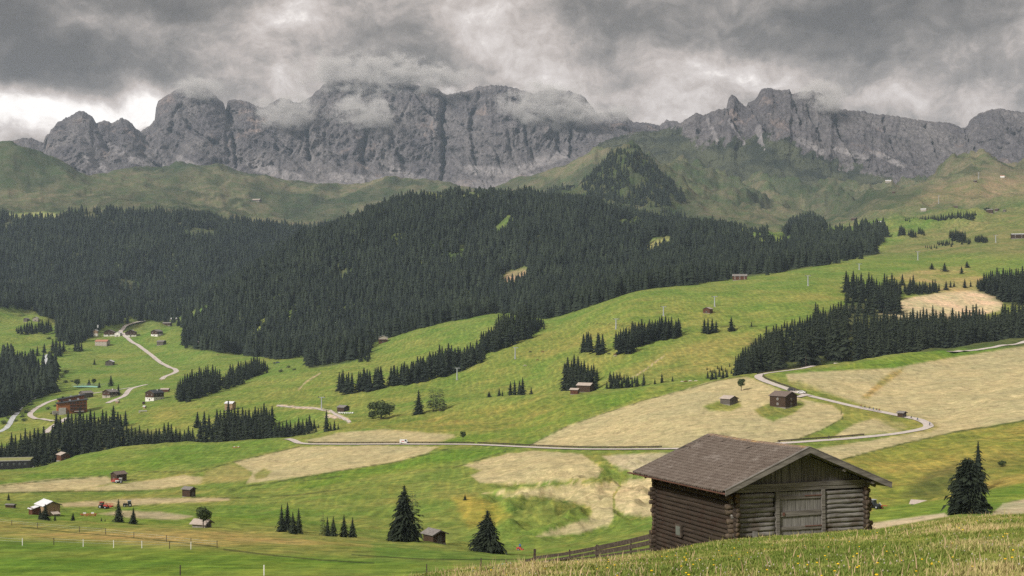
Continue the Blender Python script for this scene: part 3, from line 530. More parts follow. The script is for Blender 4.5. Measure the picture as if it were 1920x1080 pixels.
def gR(X, Y, V):
    line = pl([(1060, 240), (1180, 238), (1230, 236), (1270, 240), (1300, 262), (1340, 268), (1380, 262), (1430, 250), (1500, 275), (1560, 300), (1620, 318), (1700, 345), (1760, 372), (1920, 360), (2250, 350)], X)
    return .5+(Y-line)/30+fbm((X+Y*.6)/22, (Y-X*.5)/70, 5, 63, .6)*1.5
massif("mountain", "jagged grey rock ridge above green slopes", RIDGE_R, FOOT_R, 1060, 2250, 4150, 5050, 5500, [ROCK], 205, gR, .62)
# ------------------------------------------------------------------ light, sky, air
SUN_EL, SUN_AZ = 36.0, -134.0          # sun behind the viewer's left shoulder (azimuth from +Y, clockwise)
sd = Vector((math.sin(R(SUN_AZ))*math.cos(R(SUN_EL)), math.cos(R(SUN_AZ))*math.cos(R(SUN_EL)), math.sin(R(SUN_EL))))
sl = bpy.data.lights.new("sun", 'SUN'); sl.energy = 1.5; sl.angle = R(10); sl.color = (1.0, .95, .87)
so = bpy.data.objects.new("sun", sl); COL.objects.link(so); so.rotation_euler = (-sd).to_track_quat('-Z', 'Y').to_euler()
W = bpy.data.worlds.new("World"); SC.world = W; W.use_nodes = True; nt = W.node_tree; N = NT(nt)
bg = nt.nodes["Background"]; bg.inputs["Strength"].default_value = 0.1
sky = N.n("ShaderNodeTexSky", sky_type='NISHITA'); sky.sun_disc = False; sky.sun_elevation = R(SUN_EL); sky.sun_rotation = R(SUN_AZ)
g = N.n("ShaderNodeTexCoord").outputs["Generated"]
sx = N.n("ShaderNodeSeparateXYZ"); N.put(sx.inputs[0], g)
yy = N.math("MAXIMUM", sx.outputs[1], .05)
# compass coordinates of a direction: U to the right of north, V upward, in units of 100 photo pixels
U = N.math("MULTIPLY", N.math("ARCTAN2", sx.outputs[0], sx.outputs[1]), 25.0)
hz = N.math("SQRT", N.math("ADD", N.math("MULTIPLY", sx.outputs[0], sx.outputs[0]), N.math("MULTIPLY", sx.outputs[1], sx.outputs[1])))
Vv = N.math("MULTIPLY", N.math("ARCTAN2", sx.outputs[2], hz), 25.0)
uv = N.n("ShaderNodeCombineXYZ"); N.put(uv.inputs[0], U); N.put(uv.inputs[1], Vv)
uv = uv.outputs[0]
wn = N.n("ShaderNodeTexNoise"); N.put(wn.inputs["Vector"], uv); wn.inputs["Scale"].default_value = .7; wn.inputs["Detail"].default_value = 4
wv = N.vec("SCALE", N.vec("SUBTRACT", wn.outputs["Color"], (.5, .5, .5)), .9)
uw = N.vec("ADD", uv, wv)
uw2 = N.vec("ADD", uv, N.vec("SCALE", wv, 1.0))
acc = None
def blob(u, v, su, sv, amp):
    global acc
    q = N.vec("MULTIPLY", N.vec("SUBTRACT", uw2, (u, v, 0)), (1/su, 1/sv, 0))
    e = N.math("MULTIPLY", N.math("POWER", 2.718, N.math("MULTIPLY", N.vec("DOT_PRODUCT", q, q), -1.0)), amp)
    acc = e if acc is None else N.math("ADD", acc, e)
def B(px, py, sx_, sy_, amp): blob((px-CX)/100, (Y0-py)/100, sx_/100, sy_/100, amp)
for a in BLOBS: B(*a)
n1 = N.noise(N.scale(uw, (.65, 1.15, 1)), .6, 9, .56); n2 = N.noise(N.scale(uw, (.75, 1.2, 1)), 1.9, 8, .6)
d = N.math("ADD", acc, N.math("ADD", N.math("MULTIPLY", N.math("SUBTRACT", n1, .5), 1.95), N.math("ADD", N.math("MULTIPLY", N.math("SUBTRACT", n2, .5), .85), N.math("MULTIPLY", N.math("SUBTRACT", N.noise(uw2, 5.5, 5, .6), .5), .35))))
rp = N.n("ShaderNodeValToRGB"); N.put(rp.inputs[0], N.ramp(d, -.68, .70))
E = rp.color_ramp.elements
def lin(s): s /= 255.0; return s/12.92 if s < .04045 else ((s+.055)/1.055)**2.4
CL = [(0.0, (96, 94, 93)), (.25, (118, 115, 113)), (.45, (148, 143, 140)), (.62, (182, 174, 170)), (.80, (210, 204, 202)), (.93, (246, 242, 240)), (1.0, (255, 253, 252))]
while len(E) < len(CL): E.new(.5)
for e, (q, cc) in zip(E, CL): e.position = q; e.color = (*[lin(x)*SKYK*k_ for x, k_ in zip(cc, (1.03, 1.0, .965))], 1)
thin = N.ramp(d, .55, .9, 0, .04)
zen = N.ramp(Vv, 9, 30, 1.0, ZENITH)
cs = N.vec("SCALE", rp.outputs[0], 10.0); cs = N.vec("SCALE", cs, zen)
N.put(bg.inputs["Color"], N.mix(thin, cs, sky.outputs[0]))
SC.view_settings.view_transform = 'Standard'; SC.view_settings.look = 'None'; SC.view_settings.gamma = 1.0
SC.view_settings.exposure = EXPO; SC.view_settings.use_curve_mapping = False
# haze: one closed box of even, thin air round everything
if HAZE > 0:
    hb = MB().box((0, 3440, 400), (9200, 7300, 1300)); ho = hb.build("haze", bpy.data.materials.new("haze air"))
    hm = ho.data.materials[0]; hm.use_nodes = True; hm.node_tree.nodes.clear(); N = NT(hm.node_tree)
    pv = N.n("ShaderNodeVolumePrincipled"); pv.inputs["Color"].default_value = (.62, .78, 1.0, 1); pv.inputs["Density"].default_value = HAZE; pv.inputs["Anisotropy"].default_value = .0
    out = N.n("ShaderNodeOutputMaterial"); hm.node_tree.links.new(pv.outputs[0], out.inputs["Volume"])
    tag(ho, None, None, None, "stuff")
SC.cycles.volume_bounces = 1; SC.cycles.max_bounces = 5; SC.cycles.diffuse_bounces = 3; SC.cycles.transparent_max_bounces = 16
SC.cycles.use_denoising = False; SC.cycles.use_adaptive_sampling = False
SC.cycles.denoising_prefilter = 'ACCURATE'

mm = bpy.data.materials.new("mist"); mm.use_nodes = True; mm.node_tree.nodes.clear(); N = NT(mm.node_tree)
tc = N.obj(); q = N.vec("DOT_PRODUCT", tc, tc); nn = N.noise(N.scale(N.pos(), (1, .6, 1.5)), 1/75, 7, .68)
dn = N.math("MULTIPLY", N.ramp(N.math("SUBTRACT", nn, N.math("MULTIPLY", q, .16)), .40, .60), N.ramp(q, .25, 1.0, 1, 0))
pv = N.n("ShaderNodeVolumePrincipled"); pv.inputs["Color"].default_value = (.80, .79, .78, 1); N.put(pv.inputs["Density"], N.math("MULTIPLY", dn, MIST))
out = N.n("ShaderNodeOutputMaterial"); mm.node_tree.links.new(pv.outputs[0], out.inputs["Volume"])
mm.cycles.volume_step_rate = 2.0 if hasattr(mm, "cycles") and hasattr(mm.cycles, "volume_step_rate") else 1.0
if MIST > 0:
    mb = MB().ball((0, 0, 0), (1, 1, 1), 20, 12)
    for px, py, d, rx, rz, lb in ((375, 168, 6120, 46, 26, "on the domed left summit"), (680, 138, 6150, 135, 42, "along the flat main crest"), (800, 150, 6150, 95, 32, "lower along the main crest"), (545, 208, 5850, 62, 34, "before the notch of the cliff"), (684, 214, 5800, 58, 40, "halfway up the middle cliff"), (1035, 196, 5850, 95, 42, "across the dark right shoulder"), (1110, 214, 5850, 80, 18, "trailing right below the shoulder"), (1542, 184, 4900, 46, 36, "on the jagged ridge's summit")):
        o = mb.build("mist", mm, None, ((px-CX)/F*d, d, (Y0-py)/F*d), True); o.scale = (rx/F*d*1.35, 150, rz/F*d*1.35); tag(o, "torn pale mist "+lb, None, None, "stuff")
# ------------------------------------------------------------------ trees
def foliage(name, c1, c2, c3, per="obj"):
    m, nt, b = mat(name); N = NT(nt)
    if per == "obj": r = N.n("ShaderNodeObjectInfo").outputs["Random"]
    else: r = N.attr("tint", "Fac")
    p = N.pos(); f = N.ramp(N.noise(p, .45, 4, .65), .36, .70)
    c = N.mix(r, c1, c2); c = N.mix(N.math("MULTIPLY", f, .7), c, c3)
    N.put(b.inputs["Base Color"], c); b.inputs["Roughness"].default_value = .8
    b.inputs["Specular IOR Level"].default_value = .1
    return m
M_SPR = foliage("spruce needles", (.012, .017, .014), (.023, .030, .019), (.036, .048, .025))
M_LAR = foliage("larch needles", (.06, .09, .035), (.085, .11, .045), (.11, .14, .055))
M_LEAF = foliage("broad leaves", (.035, .05, .022), (.05, .07, .03), (.075, .10, .035))
M_DEAD = foliage("dead twigs", (.12, .10, .085), (.15, .12, .10), (.18, .15, .12))
M_BARK = simple("bark", (.16, .13, .11), (.08, .065, .055), 6, stretch=(1, 1, .3))
M_WOOD = foliage("forest needles", (.007, .011, .010), (.034, .045, .028), (.024, .034, .021), per="v")
def rot2(v, a): c, s = math.cos(a), math.sin(a); return np.stack([v[..., 0]*c-v[..., 1]*s, v[..., 0]*s+v[..., 1]*c, v[..., 2]], -1)
def conifer(seed, tiers=24, per=9, base=.06, rad=.19, power=.85, droop=.35, gap=0.0, fat=.5, core=True, bend=0.0, kids=3):
    """crown of a spruce one unit tall, as drooping jagged branch fans round the stem; returns V (n,3), triangles (m,3)"""
    rg = np.random.default_rng(seed); V = []; T = []
    def tri(*p): o = len(V); V.extend(p); T.append((o, o+1, o+2))
    asym = rg.uniform(-.18, .18, 6)
    for i in range(tiers):
        u = (i+rg.uniform(-.3, .3))/tiers; u = min(max(u, 0), .985)
        z = base+(1-base)*u; L0 = rad*(1-u)**power*(1+.15*math.sin(i*2.1+seed))+.008
        if u < .10: L0 *= .72+2.5*u
        n = max(4, int(per*(1-.45*u)))
        for k in range(n):
            if rg.random() < gap: continue
            a = 2*math.pi*(k+rg.uniform(-.45, .45))/n+i*.7
            L = L0*rg.uniform(.68, 1.18)*(1+sum(asym[q]*math.cos((q+1)*a+q) for q in range(3))*.5)
            d = np.array([math.cos(a), math.sin(a), 0]); s = np.array([-d[1], d[0], 0]); up = np.array([0, 0, 1.])
            dz = -droop*L*rg.uniform(.7, 1.3)+.10*L*(u > .8)
            r0 = np.array([bend*z*z, 0, z])+d*.004
            mid = r0+d*L*.55+up*(dz*.35+.06*L); tip = r0+d*L+up*dz
            w = L*fat*rg.uniform(.7, 1.15)
            ml = mid+s*w*.5-up*.10*L; mr = mid-s*w*.5-up*.10*L
            tri(r0, ml, mid); tri(r0, mid, mr); tri(mid, ml, tip); tri(mid, tip, mr)
            for q in range(kids):      # hanging side twigs break the outline
                f = rg.uniform(.35, 1.0); sd_ = rg.choice((-1, 1))
                c0 = r0+(tip-r0)*f; c1 = c0+d*L*.16+s*sd_*w*rg.uniform(.25, .7)-up*L*rg.uniform(.10, .34)
                tri(c0-d*L*.10, c1, c0+d*L*.05)
    if core:
        n = 7; zs = [base*1.2, .3, .6, .96]; o = len(V)
        for z in zs:
            rr = rad*.42*(1-z)**power+.002
            for k in range(n): V.append(np.array([rr*math.cos(k*2*math.pi/n)+bend*z*z, rr*math.sin(k*2*math.pi/n), z]))
        for i in range(len(zs)-1):
            for k in range(n):
                A, Bq, C, D = o+i*n+k, o+i*n+(k+1) % n, o+(i+1)*n+(k+1) % n, o+(i+1)*n+k
                T.append((A, Bq, C)); T.append((A, C, D))
    return np.array(V), np.array(T)
def spruce_lo(seed, tiers=7, n=8, rad=.165):
    rg = np.random.default_rng(seed); V = []; T = []
    for i in range(tiers):
        u = i/tiers; z = .05+.95*u; h = (.95/tiers)*rg.uniform(1.7, 2.3); L = rad*(1-u)**.8*rg.uniform(.85, 1.1)+.012
        o = len(V); a0 = rg.uniform(0, 6)
        V.append((rg.normal(0, .008), rg.normal(0, .008), min(z+h, 1.0)))
        for k in range(n):
            r = L*(1.0 if k % 2 else .55)*rg.uniform(.75, 1.25); a = a0+2*math.pi*k/n
            V.append((r*math.cos(a), r*math.sin(a), z-(.018 if k % 2 else -.012)*rg.uniform(.5, 1.5)))
        for k in range(n): T.append((o, o+1+k, o+1+(k+1) % n))
    return np.array(V), np.array(T)
LO = [spruce_lo(s, 6+s % 3, 9, .185+.018*(s % 5)) for s in range(10)]
MID = [conifer(50+s, 13, 8, .03+.04*(s % 3), .235+.018*(s % 4), .74, .4, kids=1, fat=.85) for s in range(6)]
def scatter_mesh(name, P, H, Rz, tint, templ, which, wid):
    """one mesh from many template copies: P (n,3) feet, H heights, Rz turns, wid width factors"""
    VV = []; TT = []; CC = []; o = 0
    for t, (V, T) in enumerate(templ):
        k = np.nonzero(which == t)[0]
        if len(k) == 0: continue
        c, s = np.cos(Rz[k])[:, None], np.sin(Rz[k])[:, None]; hw = (H[k]*wid[k])[:, None]
        X = (V[None, :, 0]*c-V[None, :, 1]*s)*hw+P[k, 0:1]; Y = (V[None, :, 0]*s+V[None, :, 1]*c)*hw+P[k, 1:2]; Zz = V[None, :, 2]*H[k][:, None]+P[k, 2:3]
        VV.append(np.stack([X, Y, Zz], -1).reshape(-1, 3)); TT.append((T[None]+(np.arange(len(k))*len(V))[:, None, None]).reshape(-1, 3)+o)
        CC.append(np.repeat(tint[k], len(V))); o += len(k)*len(V)
    me = npmesh(name, np.concatenate(VV), np.concatenate(TT), [M_WOOD], smooth=False)
    a = me.attributes.new("tint", 'FLOAT', 'POINT'); a.data.foreach_set("value", np.concatenate(CC).astype(np.float32))
    return me
# forest points: uniform on the ground inside each outline
def zgrid(x, y):
    c = np.clip((CX+x/y*F-PX0)/DPX, 0, NC-1.001); r = np.clip((np.log(y)-math.log(6.0))/0.0058, 0, NR-1.001)
    i = c.astype(int); j = r.astype(int); u = c-i; v = r-j
    return (Z[j, i]*(1-u)+Z[j, i+1]*u)*(1-v)+(Z[j+1, i]*(1-u)+Z[j+1, i+1]*u)*v
FP = []; FH = []
for poly, d0, d1, spc, h0, h1 in WOODS:
    q = np.array(poly, float); xa, xb = (q[:, 0].min()-CX)/F, (q[:, 0].max()-CX)/F
    xl, xh = min(xa*d1, xa*d0), max(xb*d1, xb*d0)
    gx, gy = np.meshgrid(np.arange(xl, xh, spc), np.arange(d0, d1, spc)); gx = gx.ravel(); gy = gy.ravel()
    gx = gx+RNG.uniform(-.48, .48, gx.size)*spc; gy = gy+RNG.uniform(-.48, .48, gy.size)*spc
    z = zgrid(gx, gy); px = CX+gx/gy*F; py = Y0-F*z/gy
    s = sdist(poly, px, py)+(fbm(gx/30, gy/30, 3, 71)-.25*sst(1370, 1420, px))*(4+12*sst(1370, 1420, px))
    s = np.where((px > 1366) & (px < 1410) & (py > 508) & (gy < 1640), -1, s)
    clear = fbm(gx/85, gy/120, 4, 72)
    ok = (s > 0) & (clear < .36)
    if poly[0][0] in (1090, 880, 1230): ok &= (fbm(gx/60, gy/80, 3, 73) > (-.22 if poly[0][0] == 1090 else .12)) | (poly[0][0] == 1230)
    for gp, gd in GAPS:
        ok &= ~((sdist(gp, px, py) > 0) & (gy > gd))
    for gq in ((640, 520, 20), (520, 560, 14), (860, 480, 16), (810, 420, 11), (660, 440, 12), (560, 540, 9)):
        ok &= ~((((px-gq[0])/gq[2])**2+((py-gq[1]+(px-gq[0])*.5)/gq[2]*2.2)**2 < 1) & (gy < 2700) & (gy > 1600))
    k = np.nonzero(ok)[0]
    FP.append(np.stack([gx[k], gy[k], z[k]-.4], -1)); hh = (h0+(h1-h0)*(RNG.random(k.size)**1.0*1.5-.45))*(.95+.35*fbm(gx[k]/60, gy[k]/60, 3, 74)); FH.append(hh)
FP = np.concatenate(FP); FH = np.concatenate(FH)
# keep only trees that can show from near the viewpoint (top above the ground seen before them)
ci = np.clip(((CX+FP[:, 0]/FP[:, 1]*F-PX0)/DPX).astype(int), 0, NC-1); ri = np.clip(((np.log(FP[:, 1])-math.log(6.0))/0.0058).astype(int), 1, NR-1)
vis = (Y0-F*(FP[:, 2]+FH*1.1)/FP[:, 1]) < _cum[ri-1, ci]+14
FP = FP[vis]; FH = FH[vis]; n = len(FH); print("forest trees", n)
ftint = np.clip(.28+.40*fbm(FP[:, 0]/110, FP[:, 1]/110, 4, 75)+RNG.normal(0, .26, n)+.9*(RNG.random(n) < .08)+.7*sst(.25, .5, fbm(FP[:, 0]/130, FP[:, 1]/150, 3, 79)), 0, 1.6)
me = scatter_mesh("forest", FP, FH, RNG.uniform(0, 6.28, n), ftint, LO, RNG.integers(0, len(LO), n), RNG.uniform(.75, 1.4, n))
tag(link("forest", me), "dark spruce woods covering the middle hills", None, None, "stuff")
# ------------------------------------------------------------------ groves: trees one can tell apart
TREES = []      # (px, d, height, kind, phrase)
def dpy(pts, dmin=0): return [(px, ray(px, py, dmin)) for px, py in pts]
def grove(phrase, n, back, front, db, df, kind="spruce", jit=.10):
    back = np.array(back, float); x0, x1 = back[0, 0], back[-1, 0]
    front = [(x0, front), (x1, front)] if isinstance(front, (int, float)) else front
    db = [(x0, db), (x1, db)] if isinstance(db, (int, float)) else db
    df = [(x0, df), (x1, df)] if isinstance(df, (int, float)) else df
    n = int(n*1.45) if n > 6 else n
    for i in range(n):
        f = (i+.5)/n; px = x0+(x1-x0)*np.clip(f+random.uniform(-.35, .35)/n, 0, 1)
        r = (0.0, .55, .15, 1.0, .3, .8)[i % 6]*random.uniform(.7, 1.0) if n > 4 else random.uniform(0, .5)
        d = float(pl(db, px)*(1-r)+pl(df, px)*r); g = zat(px, d)
        top = pl(back, px)*(1-r)+pl(front, px)*r
        h = ((Y0-top)/F*d-g)*random.uniform(1-jit*1.2, 1+jit*.5)
        TREES.append([px, d, min(max(h, 3), 38), kind, phrase])
def tree(px, top, base=None, d=None, kind="spruce", phrase=None, wide=1.0, dmin=0):
    if d is None: d = ray(px, base, dmin)
    h = (Y0-top)/F*d-zat(px, d); TREES.append([px, d, max(h, 1.2), kind, phrase, wide])
LB = "spruce belt behind the green hill at left"
grove(LB, 18, [(-6, 822), (14, 818), (22, 810), (45, 795), (80, 790), (104, 798)], 835, 1010, 945)
grove(LB, 26, [(105, 768), (118, 774), (140, 762), (165, 758), (200, 760), (226, 757), (236, 770)], [(105, 805), (150, 815), (236, 815)], 1130, 955)
grove(LB, 24, [(236, 787), (260, 795), (292, 800), (316, 782), (330, 797), (366, 793)], 815, 1010, 945)
RB = "long spruce row below the upper village meadow"
grove(RB, 6, [(369, 769), (380, 764), (401, 768)], 800, 1090, 965)
grove(RB, 15, [(405, 768), (418, 753), (430, 750), (445, 757), (462, 758), (476, 762)], 795, 1070, 960)
grove(RB, 9, [(477, 757), (492, 748), (512, 756)], 790, 1060, 950)
grove(RB, 16, [(514, 790), (535, 783), (548, 782), (567, 780), (583, 772), (598, 792)], 800, 970, 925)
for x, t_, b_ in ((612, 766, 812), (620, 790, 812), (627, 786, 810), (634, 792, 808)): tree(x, t_, None, 925, "spruce", RB, .8)
RT = "tall forest edge behind the upper road"
grove(RT, 26, [(1378, 667), (1389, 653), (1400, 641), (1413, 631), (1427, 615), (1442, 608), (1455, 602), (1466, 604)], [(1378, 684), (1410, 655), (1440, 635), (1466, 632)], [(1378, 930), (1466, 1010)], 875)
grove(RT, 34, [(1470, 600), (1477, 593), (1491, 592), (1513, 590), (1525, 571), (1534, 560), (1544, 573), (1555, 573), (1563, 555), (1573, 561), (1588, 552)], [(1470, 630), (1500, 622), (1530, 612), (1588, 605)], 1085, 940)
UG = "upper grove beside the pale hay clearing"
grove(UG, 30, [(1585, 506), (1593, 501), (1609, 504), (1615, 511), (1629, 505), (1638, 507), (1647, 520), (1658, 509), (1669, 507), (1688, 524)], [(1585, 570), (1640, 560), (1688, 540)], 1290, 1130)
grove(UG, 16, [(1694, 520), (1700, 535), (1709, 503), (1717, 524), (1735, 526), (1752, 521), (1761, 528)], [(1694, 530), (1761, 530)], dpy([(1694, 548), (1761, 544)], 1000), dpy([(1694, 555), (1761, 549)], 1000))
tree(1692, 512, 535, None, "spruce", UG)
FB = "dense spruce row below the pale hay clearing"
grove(FB, 74, [(1600, 585), (1640, 578), (1666, 572), (1685, 581), (1697, 573), (1709, 574), (1727, 570), (1738, 569), (1749, 568), (1762, 566), (1773, 578), (1791, 570), (1802, 573), (1813, 564), (1829, 563), (1838, 569), (1853, 576), (1867, 582), (1880, 567), (1896, 558), (1930, 560)], [(1600, 618), (1700, 612), (1800, 600), (1930, 585)], [(1600, 1060), (1930, 1180)], [(1600, 950), (1930, 1060)])
grove("grove at the right end of the pale clearing", 34, [(1832, 522), (1840, 513), (1853, 504), (1864, 502), (1884, 497), (1907, 498), (1930, 498)], [(1832, 526), (1930, 532)], dpy([(1832, 538), (1880, 545), (1930, 548)], 1000), dpy([(1832, 545), (1870, 562), (1930, 582)], 1000))
for x, t_, b_, w_ in ((1774, 525, 544, 1.2), (1782, 525, 539, 1), (1789, 526, 538, 1), (1809, 521, 540, 1.2), (1820, 525, 538, 1), (1747, 492, 505, 1.9), (1771, 491, 509, 1.7), (1803, 498, 513, 1.5), (1813, 488, 502, 1.5)): tree(x, t_, b_, None, "spruce", "loose trees on the dry slope above the pale clearing", w_, 1000)
CG = "long tree line crossing the green centre slope"
grove(CG, 6, [(632, 694), (640, 690), (650, 689), (662, 690)], 700, dpy([(632, 732), (662, 732)]), dpy([(632, 739), (662, 739)]))
grove(CG, 6, [(671, 695), (683, 682), (696, 684)], 695, dpy([(671, 730), (696, 730)]), dpy([(671, 735), (696, 735)]))
grove(CG, 4, [(702, 686), (709, 683), (715, 685)], 690, dpy([(702, 728), (715, 728)]), dpy([(702, 732), (715, 732)]))
grove(CG, 4, [(731, 680), (738, 677), (746, 680)], 685, dpy([(731, 722), (746, 722)]), dpy([(731, 726), (746, 726)]))
grove(CG, 5, [(750, 676), (758, 674), (766, 679)], 683, dpy([(750, 719), (766, 719)]), dpy([(750, 723), (766, 723)]))
grove(CG, 34, [(769, 674), (784, 663), (796, 664), (808, 656), (822, 644), (833, 644), (842, 641), (854, 640), (863, 648), (874, 644), (885, 632), (897, 636), (912, 658)], [(769, 680), (826, 664), (872, 655), (912, 648)], dpy([(769, 712), (826, 695), (872, 680), (912, 660)]), dpy([(769, 721), (826, 709), (872, 696), (912, 676)]))
grove(CG, 36, [(901, 614), (918, 611), (927, 601), (937, 576), (952, 577), (973, 569), (987, 567), (998, 580), (1014, 585), (1022, 602)], [(901, 630), (929, 622), (957, 612), (987, 600), (1022, 602)], dpy([(901, 656), (929, 645), (957, 630), (987, 620), (1022, 606)]), dpy([(901, 668), (929, 664), (957, 652), (987, 640), (1022, 617)]))
grove(CG, 5, [(671, 660), (688, 648), (696, 660)], 662, dpy([(671, 676), (696, 672)]), dpy([(671, 682), (696, 680)]))
SG = "clumps on the pasture above the lone wooden barn"
grove(SG, 4, [(1093, 622), (1102, 619), (1111, 622)], 626, dpy([(1093, 660), (1111, 660)]), dpy([(1093, 668), (1111, 668)]), jit=.04)
grove(SG, 3, [(1117, 622), (1124, 618), (1132, 624)], 626, dpy([(1117, 662), (1132, 662)]), dpy([(1117, 668), (1132, 668)]), jit=.04)
grove(SG, 11, [(1153, 618), (1160, 615), (1171, 606), (1182, 609), (1191, 616)], 624, dpy([(1153, 650), (1191, 650)]), dpy([(1153, 669), (1191, 669)]))
grove(SG, 8, [(1185, 598), (1198, 592), (1211, 600), (1217, 606)], 610, dpy([(1185, 640), (1217, 636)]), dpy([(1185, 650), (1217, 648)]))
grove(SG, 14, [(1216, 598), (1222, 594), (1238, 588), (1258, 588), (1271, 591), (1277, 598)], 604, dpy([(1216, 634), (1277, 626)]), dpy([(1216, 644), (1277, 634)]))
grove(SG, 4, [(1319, 594), (1326, 590), (1338, 594), (1346, 602)], 600, dpy([(1319, 622), (1346, 622)]), dpy([(1319, 629), (1346, 629)]), jit=.04)
tree(1371, 592, 621, None, "spruce", SG, 1.3); tree(1409, 602, 612, None, "spruce", SG)
BG = "clump directly behind the lone wooden barn"
grove(BG, 15, [(1056, 680), (1067, 658), (1082, 660), (1094, 672), (1111, 673), (1122, 692)], [(1056, 692), (1122, 700)], dpy([(1056, 700), (1122, 706)]), [(1056, 905), (1122, 900)])
LR = "low row of trees right of the lone barn"
grove(LR, 12, [(1142, 694), (1147, 691), (1154, 692), (1166, 695), (1182, 702), (1197, 702)], 706, dpy([(1142, 716), (1197, 712)]), [(1142, 895), (1197, 880)])
for x, t_, b_ in ((1207, 698, 719), (1228, 708, 715), (1241, 697, 713), (1261, 704, 709), (1138, 712, 725)): tree(x, t_, None, 930, "spruce", LR)
grove(LR, 10, [(1323, 696), (1331, 692), (1344, 683), (1352, 681), (1361, 687), (1372, 685)], 692, 960, 900)
ER = "short tree row on the crest left of the lone barn"
for x, t_, w_ in ((917, 732, 1.8), (936, 726, 1.1), (942, 731, 1), (957, 713, 1), (965, 710, 1.1), (974, 712, 1), (980, 705, 1.1), (996, 724, 1)): tree(x, t_, None, 995, "spruce", ER, w_)
UP = "clumps on the upper right pasture"
grove(UP, 6, [(1686, 424), (1690, 420), (1697, 424)], 424, dpy([(1686, 440), (1697, 440)], 1500), dpy([(1686, 444), (1697, 444)], 1500)); grove(UP, 6, [(1703, 430), (1710, 427), (1717, 432)], 430, dpy([(1703, 442), (1717, 442)], 1500), dpy([(1703, 447), (1717, 447)], 1500)); grove(UP, 6, [(1721, 424), (1727, 422), (1733, 428)], 428, dpy([(1721, 438), (1733, 438)], 1500), dpy([(1721, 443), (1733, 443)], 1500))
grove(UP, 34, [(1697, 406), (1723, 405), (1727, 403), (1760, 399), (1800, 392), (1830, 394)], [(1697, 410), (1830, 398)], dpy([(1697, 415), (1760, 414), (1830, 404)], 1700), dpy([(1697, 419), (1760, 419), (1830, 409)], 1700))
grove(UP, 12, [(1780, 430), (1792, 427), (1810, 432)], 433, dpy([(1780, 444), (1810, 446)], 1500), dpy([(1780, 450), (1810, 452)], 1500)); grove(UP, 8, [(1796, 444), (1820, 443)], 446, dpy([(1796, 454), (1820, 454)], 1500), dpy([(1796, 459), (1820, 458)], 1500)); grove(UP, 10, [(1828, 440), (1840, 437), (1852, 442)], 442, dpy([(1828, 451), (1852, 452)], 1500), dpy([(1828, 456), (1852, 457)], 1500)); grove(UP, 8, [(1758, 450), (1772, 446), (1787, 450)], 452, dpy([(1758, 458), (1787, 458)], 1500), dpy([(1758, 463), (1787, 463)], 1500)); grove(UP, 6, [(1734, 458), (1757, 456)], 458, dpy([(1734, 464), (1757, 464)], 1500), dpy([(1734, 468), (1757, 467)], 1500))
VL = "trees of the far valley left of the path"
grove(VL, 14, [(30, 612), (42, 606), (55, 598), (66, 604), (76, 596), (92, 596), (97, 604)], 606, dpy([(30, 622), (97, 620)], 1300), dpy([(30, 631), (97, 630)], 1300))
for x, t_, b_, w_ in ((3, 654, 678, 1.1), (14, 640, 680, 1), (25, 647, 690, 1), (33, 655, 690, 1), (47, 654, 672, 1.1), (57, 652, 669, 1.2), (70, 647, 667, 1.2), (83, 642, 662, 1.2), (99, 634, 662, 1), (105, 632, 664, 1), (112, 634, 668, 1), (119, 636, 660, 1), (141, 634, 658, 1), (147, 632, 659, 1), (153, 640, 658, 1), (177, 672, 684, 1.2), (108, 685, 704, 1.2), (186, 715, 727, 1.2), (208, 702, 724, 1.1), (222, 719, 741, 1.1), (167, 709, 722, 1.3)): tree(x, t_, b_, None, "spruce", VL, w_, 1200)
MG = "clump left of the chairlift on lower green slope"
grove(MG, 26, [(333, 713), (347, 693), (356, 692), (365, 690), (375, 685), (387, 678), (397, 683), (405, 679), (413, 692)], [(333, 728), (413, 700)], dpy([(333, 745), (362, 738), (385, 728), (413, 720)], 900), dpy([(333, 759), (362, 755), (385, 746), (413, 736)], 900))
grove(MG, 12, [(417, 704), (423, 693), (435, 677), (447, 675), (457, 668)], [(417, 704), (457, 690)], dpy([(417, 722), (457, 708)], 900), dpy([(417, 737), (457, 720)], 900))
grove(MG, 16, [(459, 668), (463, 673), (478, 660), (487, 667), (497, 673), (503, 680)], 685, dpy([(459, 705), (503, 690)], 900), dpy([(459, 716), (503, 699)], 900))
H_ = None
